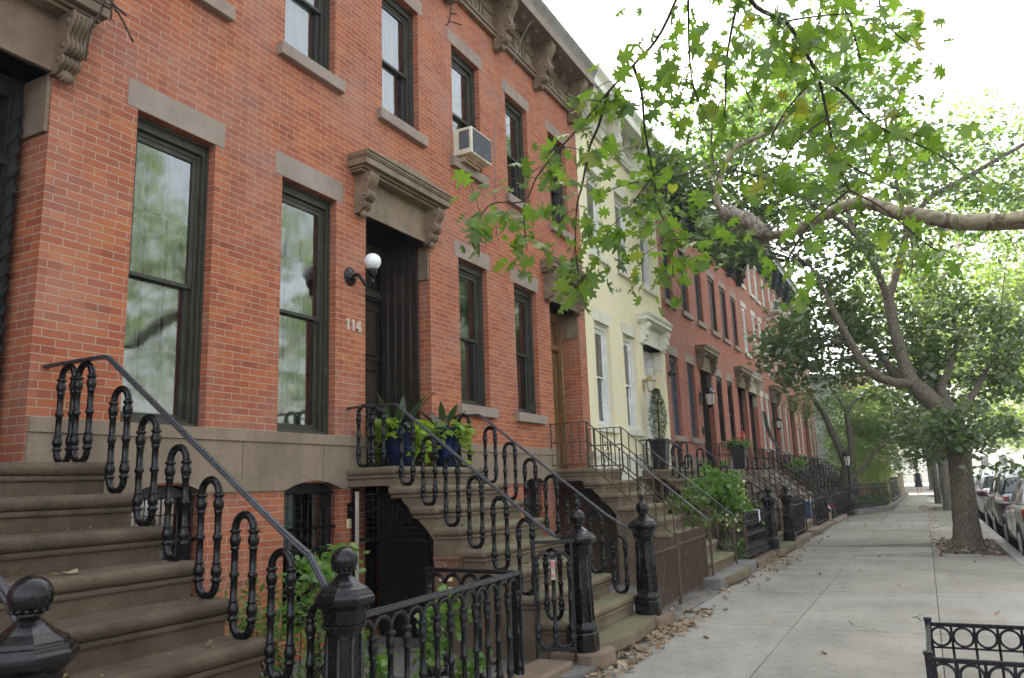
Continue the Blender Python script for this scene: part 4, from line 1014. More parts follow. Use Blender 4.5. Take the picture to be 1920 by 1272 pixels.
# --- 116
S116 = stoop('brownstone stoop with thin rusty wrought iron railings, leading to the oak door', 11.45, 13.2, 4.67, .258, m='brownstone_mossy')
thin_railing('thin rusty wrought iron railing on the near side of the oak door stoop', 11.52, 4.66, 2.84, zend=.92, m='iron_brown')
thin_railing('thin rusty wrought iron railing on the far side of the oak door stoop', 13.12, 4.66, 2.84, zend=.92, m='iron_brown')
picket_fence('rusty brown iron picket fence beside the finial newel post', (8.5, 2.82, 0), (9.85, 2.86, 0), .80, .095, 'iron_brown', .07, False, rails=(.02, .86), curls=1)
picket_fence('rusty brown iron picket gate with scrollwork in front of the thin railed stoop', (9.88, 2.86, 0), (11.42, 2.9, 0), .84, .095, 'iron_brown', .07, False, rails=(.02, .84), curls=2, name='area_gate')
# --- 118 yellow
S118 = stoop('brownstone stoop of the yellow house with a potted topiary on its landing', 16.0, 18.2, 4.67, .258, m='brownstone_mossy')
loop_railing('black cast iron looped railing on the near side of the yellow house stoop', 16.07, 4.67, .258, yn=2.78, zn=1.02, zl=.62)
loop_railing('black cast iron looped railing on the far side of the yellow house stoop', 18.12, 4.67, .258, yn=2.78, zn=1.02, zl=.62)
newel('small black newel post at the end of the ribboned fence, yellow house stoop', 16.05, 2.76, .14, False, 1., hs=.95)
newel('small black newel post on the far side of the yellow house stoop', 18.2, 2.76, .14, False, 1., hs=.95)
block(16.05, 2.75, .23, .22, .14, 'brownstone', 'stone block under the near newel of the yellow house stoop')
block(18.2, 2.75, .23, .22, .14, 'brownstone', 'stone block under the far newel of the yellow house stoop')
def panel_fence(label, a, c, H, group='cast iron area fences'):
    F = thing('area_fence', label, 'fence', a, group); L = (Vector(c)-Vector(a)).length
    b, n = arcade_mb(L, .115, H-.115, .0165); b.v = [(v[0], v[1], v[2]+.115) for v in b.v]; orient(b, a, c).build('arcade', 'iron_black', F)
    q = MB()
    for z in (.16, .34, .52, .70): q.box(0, L, -.016, .016, z, z+.022)
    q.box(-.02, L+.02, -.024, .024, H, H+.02)
    for i in range(int(L/.115)+1): q.lathe([(.02, 0), (.028, .05), (.012, .1)], 6, (i*.115, 0, .13))
    orient(q, a, c).build('rail', 'iron_black', F)
    for t in (0, L): q = MB(); q.box(t-.02, t+.02, -.02, .02, 0, H+.03); orient(q, a, c).build('post', 'iron_brown' if t == 0 else 'iron_black', F)
    return F
panel_fence('dense black cast iron fence panel with a white ribbon, in front of the yellow house', (13.95, 2.84, 0), (15.8, 2.80, 0), .90)
b = MB()
for s, l in ((0, .2), (.06, .17)):
    b.box(15.0+s, 15.04+s, 2.775, 2.78, .91-l, .925); b.box(15.0+s, 15.04+s, 2.775, 2.85, .922, .928)
tag(b.build('ribbon', 'white_cloth'), 'white ribbon tied over the rail of the dense black fence panel', 'ribbon')
picket_fence('dense black picket fence just past the yellow house stoop newels', (18.6, 2.80, 0), (21.1, 2.82, 0), .92, .10, 'iron_black', .12, True)
# --- 120 .. 130
def stp(lab, x0, x1, kind, rl, m='brownstone', **k):
    stoop(lab, x0, x1, 4.67, .258, m=m, void=False)
    for x, s in ((x0+.08, 'near'), (x1-.08, 'far')):
        if kind == 'thin': thin_railing(rl % s, x, 4.66, 2.84, zend=.95, m='iron_black', curls=False, pitch=.14, r=.009)
        else: loop_railing(rl % s, x, 4.67, .258, yn=2.8, zn=.95, zl=.62)
stp('brown stoop of the shuttered house with red flower planter on top', 21.6, 23.35, 'thin', 'thin black iron railing on the %s side of the shuttered house stoop')
stp('brick coloured stoop of the house with plum shutters', 26.7, 28.4, 'thin', 'thin black iron railing on the %s side of the plum shutter house stoop', m='brownstone_grey')
stp('stoop of the house with the cream door hood', 28.6, 30.4, 'thin', 'thin black iron railing on the %s side of the cream hood house stoop', m='brownstone_grey')
stp('brown stoop behind the garden tree, first past the cream hood house', 33.4, 35.1, 'loop', 'black looped railing on the %s side of the stoop behind the garden tree')
stp('brown stoop second from the far end of the row', 38.4, 40.1, 'loop', 'black looped railing on the %s side of the second last stoop')
stp('last brown stoop at the far end of the row', 43.35, 45.05, 'loop', 'black looped railing on the %s side of the last stoop')
picket_fence('black picket fence in front of the plum shutter house', (23.6, 2.82, 0), (26.5, 2.84, 0), .95, .11, 'iron_black', .1, True)
picket_fence('tall black picket fence by the sidewalk just before the garden', (28.0, 2.72, 0), (31.9, 2.60, 0), 1.0, .11, 'iron_black', .05, False)
# garden that juts out past the row of stoops
GA, GB = Vector((32.1, 2.55, 0)), Vector((36.4, 1.48, 0))
b = MB(); b.prism([(32.0, 2.50), (36.5, 1.40), (60, 1.30), (60, 4.2), (50, 5.2), (32.0, 5.2)], lambda p, q, a: (p, q, a), -.08, .16); structure(b.build('garden_bed', 'soil'), 'earth bed of the planted front gardens')
b = MB(); b.beam(GA+Vector((0, -.06, .09)), GB+Vector((0, -.06, .09)), .2, .24); b.beam(GB+Vector((0, -.06, .09)), Vector((60, 1.25, .09)), .2, .24); structure(b.build('garden_kerb', 'bluestone', bevel=.02), 'stone kerb round the front gardens')
b = MB(); L = (GB-GA).length
F = thing('hoop_fence', 'black hooped iron fence round the garden under the small tree', 'fence', GA)
b, n_ = arcade_mb(L, .24, .95, .022); b.v = [(v[0], v[1], v[2]+.2) for v in b.v]; orient(b, GA, GB).build('arcade', 'iron_black', F)
q = MB(); q.box(0, L, -.02, .02, .3, .33); q.box(0, L, -.02, .02, .98, 1.01); orient(q, GA, GB).build('rail', 'iron_black', F)
picket_fence('black picket fence along the far garden beside the sidewalk', (39.5, 1.42, 0), (47, 1.36, 0), 1.25, .12, 'iron_satin', .2, True)
b = MB()
for i in range(60): b.box(47.2+i*.16, 47.34+i*.16, 1.28, 1.33, .1, 1.45+.04*math.sin(i*1.3))
F = tag(b.build('board_fence', 'mailbox_brown'), 'reddish brown board fence along the sidewalk toward the street end', 'fence')
# planters -------------------------------------------------------------------
def leaf_arr(kind):
    if kind == 'oak':
        half = [(.025, .02), (.10, .13), (.33, .03), (.30, .17), (.19, .27), (.33, .33), (.56, .33), (.48, .46), (.23, .52), (.27, .62), (.43, .78), (.30, .82), (.15, .80), (.10, .90)]
        pts = [(0, 0)]+half+[(0, 1.04)]+[(-x, y) for x, y in half[::-1]]
        pts = [(x, y, -.5*x*x-.4*(y-.4)**2+.05*math.sin(7*x+3*y)) for x, y in pts]; n = len(pts)
        V = [(0, .42, .04)]+pts; F = [(0, i, i % n+1) for i in range(1, n+1)]
    elif kind == 'quad':
        V = [(0, 0, 0), (.34, .42, .06), (0, 1, -.1), (-.34, .42, .06)]; F = [(0, 1, 2), (0, 2, 3)]
    elif kind == 'round':
        V = [(0, 0, 0), (.30, .18, .06), (.42, .5, .05), (.25, .82, -.02), (0, 1, -.1), (-.25, .82, -.02), (-.42, .5, .05), (-.30, .18, .06)]
        F = [(0, 1, 2), (0, 2, 3), (0, 3, 4), (0, 4, 5), (0, 5, 6), (0, 6, 7)]
    elif kind == 'heart':
        V = [(0, 0, 0), (.28, -.12, .03), (.5, .12, .05), (.42, .5, .02), (0, 1, -.12), (-.42, .5, .02), (-.5, .12, .05), (-.28, -.12, .03)]
        F = [(0, 1, 2), (0, 2, 3), (0, 3, 4), (0, 4, 5), (0, 5, 6), (0, 6, 7)]
    elif kind == 'narrow':
        V = [(0, 0, 0), (.13, .35, .03), (.09, .75, -.03), (0, 1, -.12), (-.09, .75, -.03), (-.13, .35, .03)]; F = [(0, 1, 2), (0, 2, 3), (0, 3, 4), (0, 4, 5)]
    elif kind == 'curl':
        V = [(0, 0, 0), (.3, .1, .16), (.46, .45, .2), (.2, .7, .1), (0, 1, .18), (-.28, .72, .08), (-.4, .4, .22), (-.2, .15, .1)]; F = [(0, 1, 2), (0, 2, 3), (0, 3, 4), (0, 4, 5), (0, 5, 6), (0, 6, 7)]
    return np.array(V, float), F
def leaf_mesh(name, mat, pts, size, kind='quad', parent=None, up=.6, droop=.25, dirs=None, flat=None):
    """leaves at pts (N x 3): individual leaf blades joined into one crown mesh"""
    pts = np.asarray(pts, float); N = len(pts); V, F = leaf_arr(kind); k = len(V)
    d = RNG.normal(size=(N, 3)); d[:, 2] = d[:, 2]*.45-droop
    if dirs is not None: d = d*.5+np.asarray(dirs)
    d /= np.linalg.norm(d, axis=1)[:, None]
    nrm = RNG.normal(size=(N, 3))*(1-up); nrm[:, 2] += up+.15
    u = np.cross(d, nrm); u /= (np.linalg.norm(u, axis=1)[:, None]+1e-9); w = np.cross(u, d)
    s = RNG.uniform(size[0], size[1], N)[:, None, None]; u = u*RNG.uniform(.68, 1.08, N)[:, None]
    P_ = pts[:, None, :] + s*(V[None, :, 0:1]*u[:, None, :] + (V[None, :, 1:2]-.0)*d[:, None, :] + V[None, :, 2:3]*w[:, None, :])
    verts = P_.reshape(-1, 3)
    F = np.array(F, int); faces = (F[None]+np.arange(N)[:, None, None]*k).reshape(-1, 3)
    me = bpy.data.meshes.new(name); nf = len(faces)
    me.vertices.add(len(verts)); me.vertices.foreach_set('co', verts.astype(np.float32).ravel())
    me.loops.add(nf*3); me.loops.foreach_set('vertex_index', faces.astype(np.int32).ravel())
    me.polygons.add(nf); me.polygons.foreach_set('loop_start', np.arange(0, nf*3, 3, dtype=np.int32)); me.polygons.foreach_set('loop_total', np.full(nf, 3, np.int32))
    me.update(calc_edges=True); me.materials.append(MATS[mat])
    o = bpy.data.objects.new(name, me); COL.objects.link(o)
    if parent is not None: o.parent = parent; o.matrix_parent_inverse = inv(parent)
    return o
def blob(c, r, n, clump=40, cr=.25, shell=.5):
    """points grouped in clumps inside an ellipsoid"""
    c = np.array(c); r = np.array(r) if np.ndim(r) else np.array([r]*3); out = []; cs = []
    for i in range(max(1, n//clump)):
        v = RNG.normal(size=3); v /= np.linalg.norm(v); rad = RNG.uniform(shell**3, 1)**(1/3)
        q = c+v*r*rad; cs.append(q)
        out.append(q+RNG.normal(size=(clump, 3))*np.array([cr, cr, cr*.55])*RNG.uniform(.6, 1.2))
    return np.concatenate(out), cs
def pot_tapered(label, x, y, z, r0, r1, h, m, name='planter', square=False, cat='planter', group=None):
    T = thing(name, label, cat, (x, y, z), group)
    b = MB(); n = 4 if square else 28; ph = .5 if square else 0
    b.lathe([(r0, 0), (r0+(r1-r0)*.5, h*.5), (r1, h*.93), (r1*1.07, h*.935), (r1*1.07, h), (r1*.92, h), (r1*.9, h*.92)], n, (x, y, z), phase=ph, smooth=not square)
    b.build('pot', m, T, bevel=.006 if square else 0)
    s = MB(); s.lathe([(r1*.9, h*.90), (r1*.2, h*.915)], 16, (x, y, z)); s.build('soil', 'soil', T); return T
def potted_plants(lab, x, y, z, flip=1):
    """blue glazed pot: dark sword leaves above, lime trailing vine below"""
    T = pot_tapered(lab+' blue glazed pot on the stoop landing', x, y, z, .125, .20, .46, 'ceramic_blue', group='blue glazed pots')
    Pn = thing('potted_plant', 'dark sword leaves over lime green trailing vine in the '+lab+' blue pot', 'plant', (x, y, z+.43), 'plants in the blue pots')
    b = MB()
    for i in range(7):
        a = i*2.4+flip; ln = random.uniform(.35, .66); tilt = random.uniform(.3, 1.1); base = Vector((x+.05*math.cos(a), y+.05*math.sin(a), z+.42)); dr = Vector((math.cos(a)*tilt, math.sin(a)*tilt, 1)).normalized(); sd = dr.cross(Vector((0, 0, 1))).normalized()
        pr = []; n = 9
        for k in range(n+1):
            t = k/n; wd = .042*(math.sin(math.pi*min(1, t*.95+.05))**.8)*(.35 if t < .35 else 1); c = base+dr*ln*t+Vector((0, 0, -.22*ln*t*t*tilt)); pr.append((c-sd*wd, c+Vector((0, 0, -.012)), c+sd*wd))
        vs = [q for p in pr for q in p]; b.add(vs, [(3*k+j, 3*k+j+1, 3*k+j+4, 3*k+j+3) for k in range(n) for j in (0, 1)], 0, True)
    b.build('sword_leaves', 'leaf_canna', Pn)
    pts = []; dirs = []; st = MB()
    for i in range(20):
        a = i*2.399; rr = .2; ln = random.uniform(.08, .42); path = []
        for k in range(8):
            t = k/7; path.append((x+math.cos(a)*(rr*min(1, t*2)+ .1*t), y+math.sin(a)*(rr*min(1, t*2)+.1*t), z+.46+.06*math.sin(t*2.2)-ln*t*t*1.1))
            if k > 1:
                for _ in range(2): pts.append(np.array(path[-1])+RNG.normal(size=3)*.03); dirs.append((math.cos(a), math.sin(a), -.2))
        st.tube(path, .004, 4)
    st.build('stems', 'leaf_shrub', Pn)
    leaf_mesh('trailing_leaves', 'leaf_lime', pts, (.055, .105), 'heart', Pn, up=.7, dirs=np.array(dirs)*.8)
    return T
potted_plants('near', 6.98, 5.0, ZD, .4)
potted_plants('far', 7.85, 4.98, ZD, 1.7)
# topiary on the yellow house stoop
T = pot_tapered('tall black square planter with a clipped evergreen in front of the yellow house', 16.35, 4.95, ZD, .18, .25, .62, 'plastic_black', square=True)
Tp = thing('topiary', 'narrow clipped evergreen standing in the tall black square planter', 'plant', (16.35, 4.95, ZD+.6))
b = MB(); b.tube([(16.35, 4.95, ZD+.5), (16.36, 4.94, ZD+1.5)], .02, 6); b.build('stem', 'bark_twig', Tp)
pts = []
for i in range(3200):
    t = random.random()**.8; r = .19*math.sin(math.pi*(t*.86+.1))**.7*random.random()**.35; a = random.uniform(0, 6.28); pts.append((16.35+r*math.cos(a), 4.95+r*math.sin(a), ZD+.56+1.15*t))
leaf_mesh('foliage', 'leaf_topiary', pts, (.03, .06), 'narrow', Tp, up=.2, droop=-.7)
# planter with red flowers and flag
T = pot_tapered('black planter overflowing with greens on the stoop of the shuttered house', 21.75, 4.4, ZD, .2, .28, .62, 'plastic_black', square=True)
Fp = thing('potted_plant', 'low green plant with red blooms in the black planter', 'plant', (21.75, 4.4, ZD+.6), None)
p1, _ = blob((21.75, 4.4, ZD+.66), (.34, .34, .12), 800, 20, .06, .1); leaf_mesh('foliage', 'leaf_shrub', p1, (.05, .09), 'round', Fp, dirs=None)
p1 = np.concatenate([np.array((21.7+.2*i, 4.25+.1*i, ZD+.95-.12*i))+RNG.normal(size=(22, 3))*.035 for i in (0, 1)]); leaf_mesh('blooms', 'petal_red', p1, (.04, .07), 'round', Fp, up=.3)
Fg = thing('flag', 'small red, white and blue striped flag stuck in the planter with red blooms', 'flag', (22.05, 4.3, ZD+.6))
b = MB(); fx, fy, fz = 22.05, 4.3, ZD+.6; b.tube([(fx, fy, fz), (fx-.08, fy, fz+.62)], .006, 5); b.build('stick', 'wood_board', Fg)
b = MB(); N = 9
for i in range(N):
    for j in range(6):
        q = lambda i, j: (fx-.075+.05*math.sin(j*.5)*.4+(.33*j/6)*.35, fy-.01+.03*math.sin(j*1.1), fz+.58-.2*i/N-(.3*j/6))
        b.add([q(i, j), q(i, j+1), q(i+1, j+1), q(i+1, j)], [(0, 1, 2, 3)], 2 if (i < 5 and j < 3) else (i % 2))
b.build('cloth', ['flag_red', 'white_cloth', 'flag_blue'], Fg)
# lamps on the further houses
def lantern(label, x, z, m='iron_black', y=FY, s=1., glass='lantern_glass'):
    T = thing('wall_lantern', label, 'lamp', (x, y, z), 'carriage lamps on the walls')
    b = MB(); b.box(x-.05*s, x+.05*s, y-.03, y, z-.14*s, z+.14*s); b.tube(bez([(x, y-.02, z+.05*s), (x, y-.13*s, z+.18*s), (x, y-.2*s, z+.2*s)], 5), .014*s, 7)
    b.lathe([(.03*s, .21*s), (.06*s, .18*s), (.13*s, .1*s), (.14*s, .08*s), (.12*s, .075*s)], 8, (x, y-.2*s, z)); b.lathe([(.02*s, -.22*s), (.05*s, -.19*s), (.085*s, -.165*s), (.085*s, -.15*s)], 8, (x, y-.2*s, z))
    for k in range(4):
        a = k*math.pi/2+.78; b.tube([(x+.08*s*math.cos(a), y-.2*s+.08*s*math.sin(a), z-.155*s), (x+.115*s*math.cos(a), y-.2*s+.115*s*math.sin(a), z+.085*s)], .008*s, 4)
    b.build('bracket', m, T)
    g = MB(); g.lathe([(.072*s, -.15*s), (.105*s, .08*s)], 8, (x, y-.2*s, z), smooth=False); g.build('glass', glass, T)
    return T
lantern('brass lantern beside the door of the yellow house', 16.55, 3.6, 'brass', s=.9)
lantern('black carriage lantern with pale glass on the shuttered brick house', 21.62, 3.72, s=1.3)
lantern('small grey lantern beside the brown door hood behind the tree leaves', 33.4, 3.65, s=1.2)
b = MB(); b.lathe([(.06, 0), (.07, .05), (.06, .16), (.02, .18)], 10, (18.62, FY-.02, 4.08), rot=Matrix.Rotation(R(90), 3, 'X')); tag(b.build('security_camera', 'plastic_black'), 'small black camera on the wall beside the grey shutters', 'camera')
b = MB(); b.box(21.55, 21.7, FY-.02, FY, 2.72, 2.92); b.box(21.58, 21.67, FY-.03, FY-.02, 2.76, 2.88); tag(b.build('wall_plaque', 'iron_black'), 'small black square plaque beside the shuttered house door', 'plaque')
# bulging iron window guard on the cream hood house
T = thing('window_grille', 'black bulging iron window grille on the cream hood house', 'window grille', (31.4, FY, 2.6))
b = MB()
for i in range(9):
    xx = 31.05+.75*i/8; b.tube([(xx, FY-.03, 4.0), (xx, FY-.08, 3.5), (xx, FY-.2, 3.0), (xx, FY-.42, 2.65), (xx, FY-.42, 2.45), (xx, FY-.05, 2.42)], .011, 5)
b.build('bars', 'iron_black', T)
b = MB()
for (yy, zz) in ((FY-.03, 4.0), (FY-.2, 3.0), (FY-.42, 2.62), (FY-.42, 2.45)): b.beam((31.03, yy, zz), (31.82, yy, zz), .02, .02)
b.build('rail', 'iron_black', T)
# bins, stroller, garden lamp
T = thing('recycling_bin', 'blue plastic recycling bin behind the thin railing', 'bin', (24.6, 3.5, 0)); bx, by = 24.6, 3.35
b = MB(); b.prism([(-.25, 0), (.25, 0), (.3, .72), (-.3, .72)], lambda p, q, a: (bx+p, by+a, q), -.27, .27); b.build('body', 'bin_blue', T, bevel=.03)
b = MB(); b.box(bx-.33, bx+.33, by-.3, by+.3, .725, .78); b.box(bx-.12, bx+.12, by-.33, by-.3, .66, .7); b.build('lid', 'bin_blue', T, bevel=.015)
T = thing('stroller', 'black baby stroller with patterned red and white cloth by the black picket fence', 'stroller', (26.3, 2.95, 0)); sx, sy = 27.2, 2.95
b = MB()
for (a, c) in (((sx-.3, sy-.2, .1), (sx+.35, sy-.2, 1.0)), ((sx-.3, sy+.2, .1), (sx+.35, sy+.2, 1.0)), ((sx+.35, sy-.2, .1), (sx-.25, sy-.2, .6)), ((sx+.35, sy+.2, .1), (sx-.25, sy+.2, .6)), ((sx+.35, sy-.2, 1.0), (sx+.35, sy+.2, 1.0))): b.tube([a, c], .014, 6)
b.build('frame', 'iron_black', T)
for (wx, wy) in ((-.3, -.22), (-.3, .22), (.35, -.22), (.35, .22)):
    w = MB(); w.tube([(sx+wx+.1*math.cos(t*.45), sy+wy, .12+.1*math.sin(t*.45)) for t in range(14)], .022, 6, closed=True); w.build('wheel', 'rubber', T)
b = MB(); prof = [(-.32, .38), (-.1, .34), (.15, .42), (.3, .85), (.24, .88), (.1, .52), (-.1, .44), (-.32, .46)]; b.prism(prof, lambda p, q, a: (sx+p, sy+a, q), -.18, .18); b.build('seat', 'plastic_black', T)
b = MB()
for i in range(14): b.obox((sx+random.uniform(-.3, .2), sy+random.uniform(-.2, .15), .5+random.uniform(-.06, .2)), (.14, .12, .05), Matrix.Rotation(random.random()*3, 3, (random.random(), random.random(), 1)), i % 3)
b.build('blanket', ['cloth_red', 'white_cloth', 'frame_grey'], T, bevel=.02)
gl_ = P(1587, 862, 33); T = thing('garden_lamp', 'black lantern post lamp in the garden behind the small tree trunk', 'lamp', (33.4, gl_.y, 0)); x, y = 33.4, gl_.y
b = MB(); b.lathe([(.07, 0), (.07, .3), (.035, .35), (.03, 1.72), (.06, 1.75)], 10, (x, y, .1)); b.build('post', 'iron_black', T)
b = MB(); b.lathe([(.09, 1.8), (.15, 2.15)], 6, (x, y, .05), smooth=False); b.build('glass', 'lantern_glass', T)
b = MB(); b.lathe([(.19, 2.15), (.2, 2.2), (.09, 2.33), (.03, 2.36), (.02, 2.45)], 6, (x, y, .05), smooth=False)
for k in range(6): a = k*math.pi/3; b.tube([(x+.09*math.cos(a), y+.09*math.sin(a), 1.85), (x+.155*math.cos(a), y+.155*math.sin(a), 2.2)], .012, 4)
b.build('hood', 'iron_black', T)
# tree guard with rings, lower right
def guard_side(T, a, c, H, n):
    a, c = Vector(a), Vector(c); L = (c-a).length; p = L/n
    q = MB(); q.box(0, L, -.012, .012, H-.024, H); q.box(0, L, -.008, .008, H-.165, H-.153); q.box(0, L, -.012, .012, .09, .11); orient(q, a, c).build('rail', 'iron_guard', T, bevel=.002)
    q = MB()
    for i in range(n): 
        if i: q.box(i*p-.008, i*p+.008, -.008, .008, .1, H-.024)
    orient(q, a, c).build('bars', 'iron_guard', T)
    q = MB()
    for i in range(n): q.tube([(i*p+p/2+.058*math.cos(t*math.pi/12), 0, H-.0885+.058*math.sin(t*math.pi/12)) for t in range(24)], .008, 6, closed=True)
    orient(q, a, c).build('rings', 'iron_guard', T)
GD = thing('tree_guard', 'low black iron tree guard with a row of rings at the lower right corner', 'tree guard', (6, -.5, 0))
gx0, gx1, gy0, gy1, gh = 5.06, 6.2, -1.1, .1, .5
guard_side(GD, (gx0, gy1, 0), (gx0, gy0, 0), gh, 9); guard_side(GD, (gx1, gy1, 0), (gx1, gy0, 0), gh, 9); guard_side(GD, (gx0, gy1, 0), (gx1, gy1, 0), gh, 8)
for px in (gx0, gx1):
    b = MB(); b.box(px-.02, px+.02, gy1-.02, gy1+.02, -.02, gh+.012); b.box(px-.025, px+.025, gy1-.025, gy1+.025, gh+.012, gh+.03); b.build('post', 'iron_guard', GD, bevel=.003)
def ivy(x0, x1, y0, y1, n):
    return [(random.uniform(x0, x1), random.uniform(y0, y1), random.uniform(.03, .12)) for _ in range(n)]
# ------------------------------------------------------------------ trees
def limb(b, pts, rad, n=9, sub=5, wob=.0):
    p = bez(pts, sub); r = lerp_list(rad, sub); b.tube(p, r, n, wob=wob); return p
def px(path): return [P(u, v, X) for u, v, X in path]
# pin oak behind the camera; its twigs hang into the top of the picture
OAK = thing('oak_tree', 'oak tree whose lobed bright green leaves hang close over the sidewalk', 'tree', (.2, -.85, 0))
b = MB(); limb(b, [(.2, -.95, -.1), (.2, -.95, .3), (.25, -.9, 2), (.5, -.75, 4.2), (1.2, -.4, 6.2)], [.34, .26, .21, .17, .1], 14); b.build('trunk', 'bark_rough', OAK)
def pd(lst): return [PD(u, v, d) for u, v, d in lst]
B0 = Vector((.9, -.5, 5.6))
twigs = [   # photo tracks of the hanging twigs (u, v, distance)
 ([(1410, -120, 3.6), (1408, 0, 3.7), (1471, 40, 3.75), (1496, 75, 3.8), (1532, 141, 3.9), (1552, 221, 3.9), (1567, 297, 3.9), (1592, 357, 3.9)], .011, .005),
 ([(1592, 357, 3.9), (1531, 407, 3.85), (1496, 453, 3.8), (1476, 490, 3.8)], .005, .003),
 ([(1592, 357, 3.9), (1642, 382, 3.9), (1682, 412, 3.9), (1738, 458, 3.9), (1775, 478, 3.9)], .005, .003),
 ([(1532, 141, 3.9), (1582, 176, 4.0), (1637, 231, 4.1), (1702, 262, 4.1), (1763, 292, 4.1), (1800, 320, 4.1)], .008, .003),
 ([(1400, -60, 3.7), (1375, 40, 3.8), (1362, 120, 3.9), (1360, 200, 3.9), (1352, 250, 3.9)], .007, .003),
 ([(1300, -80, 3.5), (1240, 60, 3.6), (1187, 123, 3.65), (1141, 172, 3.7), (1090, 235, 3.7), (1040, 289, 3.7), (1005, 335, 3.7), (983, 377, 3.7), (928, 381, 3.7), (905, 400, 3.7), (893, 430, 3.7)], .0065, .0025),
 ([(983, 377, 3.7), (983, 420, 3.7), (988, 470, 3.7)], .004, .002),
 ([(1187, 123, 3.65), (1203, 174, 3.8), (1209, 242, 3.9), (1225, 330, 4.0), (1236, 392, 4.0), (1258, 450, 4.0), (1262, 520, 4.0)], .008, .003),
 ([(1141, 172, 3.7), (1122, 237, 3.75), (1105, 278, 3.8), (1092, 346, 3.8), (1082, 387, 3.8), (1079, 465, 3.8), (1085, 515, 3.8)], .007, .003),
 ([(1290, -60, 3.4), (1292, 90, 3.7), (1300, 160, 3.8), (1320, 215, 3.8)], .006, .003),
 ([(1550, -90, 4.1), (1585, 20, 4.2), (1600, 60, 4.2), (1612, 110, 4.2)], .006, .003),
 ([(1640, -80, 4.4), (1655, 30, 4.4), (1700, 80, 4.4), (1735, 95, 4.4)], .005, .003),
 ([(1532, 141, 3.9), (1480, 200, 4.0), (1455, 240, 4.0), (1430, 290, 4.0)], .005, .003),
 ([(1471, 40, 3.75), (1540, 30, 3.8), (1600, 25, 3.9)], .005, .003),
 ([(1258, 450, 4.0), (1310, 450, 4.0), (1350, 470, 4.0)], .004, .002),
 ([(1225, 330, 4.0), (1170, 400, 4.0), (1130, 440, 4.0)], .004, .002),
 ([(1552, 221, 3.9), (1500, 260, 3.8), (1460, 310, 3.8), (1420, 330, 3.8)], .005, .002),
 ([(1567, 297, 3.9), (1630, 330, 4.0), (1690, 360, 4.0)], .005, .002),
 ([(1637, 231, 4.1), (1690, 210, 4.2), (1720, 170, 4.2)], .004, .002),
]
b = MB(); LP = []; LD = []
for tr, r0, r1 in twigs:
    p = pd(tr); pp = bez(p, 5); n = len(pp); b.tube(pp, [r0+(r1-r0)*i/(n-1) for i in range(n)], 6)
    tot = sum((pp[i+1]-pp[i]).length for i in range(n-1)); 
    start = .0 if r0 < .01 else .12
    cnt = int(tot*46)
    for k in range(cnt):
        t = random.uniform(start, 1.02); i = min(n-2, int(t*(n-1))); q = pp[i].lerp(pp[i+1], t*(n-1)-i)
        off = Vector((random.gauss(0, 1), random.gauss(0, 1), random.gauss(0, .8)-.45)).normalized()*random.uniform(.02, .17)
        LP.append(q+off); LD.append(off.normalized())
        if k % 5 == 0: b.tube([q, q+off*.5+Vector((0, 0, .01)), q+off], .0018, 4)
for u, v, d, n, s in ((1480, 60, 4.4, 95, .32), (1380, 110, 4.3, 75, .28), (1560, 200, 4.6, 70, .3), (1420, 180, 4.4, 65, .25), (1520, -10, 4.5, 60, .3), (1640, 300, 4.5, 34, .25), (1200, 40, 4.2, 14, .2), (1700, 60, 4.8, 14, .16), (1130, 430, 4.0, 26, .13), (1230, 440, 4.1, 30, .16), (1330, 440, 4.1, 26, .13), (1460, 430, 4.1, 20, .16), (1480, 520, 4.0, 16, .09), (1730, 470, 4.0, 14, .1), (1090, 520, 3.9, 14, .06), (960, 420, 3.8, 24, .13), (900, 375, 3.75, 16, .09), (1000, 470, 3.8, 24, .1), (1060, 500, 3.85, 26, .1), (1110, 400, 3.8, 26, .13), (1160, 490, 3.9, 26, .12), (1230, 530, 4.0, 20, .1), (1050, 330, 3.8, 18, .12), (1130, 270, 3.9, 20, .14), (1240, 210, 4.0, 22, .16), (1290, 340, 4.1, 22, .16), (890, 440, 3.75, 10, .07)):
    c = PD(u, v, d)
    for _ in range(int(n*.55)): LP.append(c+Vector((random.gauss(0, s*.8), random.gauss(0, s*.8), random.gauss(0, s*.7)))); LD.append(Vector((random.gauss(0, .5), random.gauss(0, .5), -.6)))
for a in (0, 4, 5, 9, 10, 11): b.tube(bez([B0, (B0+PD(*twigs[a][0][0]))/2+Vector((0, 0, .35)), PD(*twigs[a][0][0])], 5), lerp_list([.05, .03, twigs[a][1]], 5), 7)
b.tube(bez([(1.2, -.4, 6.2), B0, (.5, -.75, 4.2)], 5), .06, 8)
b.build('branches', 'bark_twig', OAK)
leaf_mesh('leaves', 'leaf_oak', [tuple(p) for p in LP], (.045, .112), 'oak', OAK, up=.3, droop=.55, dirs=np.array([tuple(d) for d in LD])*.6)
# bare twigs hanging at the top left
b = MB()
for tr in ([(212, -60, 2.6), (190, 20, 2.6), (170, 55, 2.6), (160, 115, 2.6)], [(207, -60, 2.6), (209, 10, 2.6), (207, 38, 2.6)], [(209, 5, 2.6), (228, 35, 2.6), (250, 80, 2.6)], [(209, 5, 2.6), (238, 30, 2.6)], [(215, 18, 2.6), (219, 24, 2.6)],
           [(850, -80, 3.8), (847, 0, 3.8), (842, 40, 3.8), (835, 48, 3.8)], [(842, 40, 3.8), (866, 47, 3.8)], [(845, 26, 3.8), (857, 26, 3.8)]): b.tube(bez(pd(tr), 4), .0032, 5)
b.tube(bez([B0, (1.2, 1.2, 4.6), PD(212, -60, 2.6)], 5), lerp_list([.02, .008, .0035], 5), 5); b.tube(bez([B0, (2, .8, 4.9), PD(850, -80, 3.8)], 5), lerp_list([.02, .008, .0035], 5), 5)
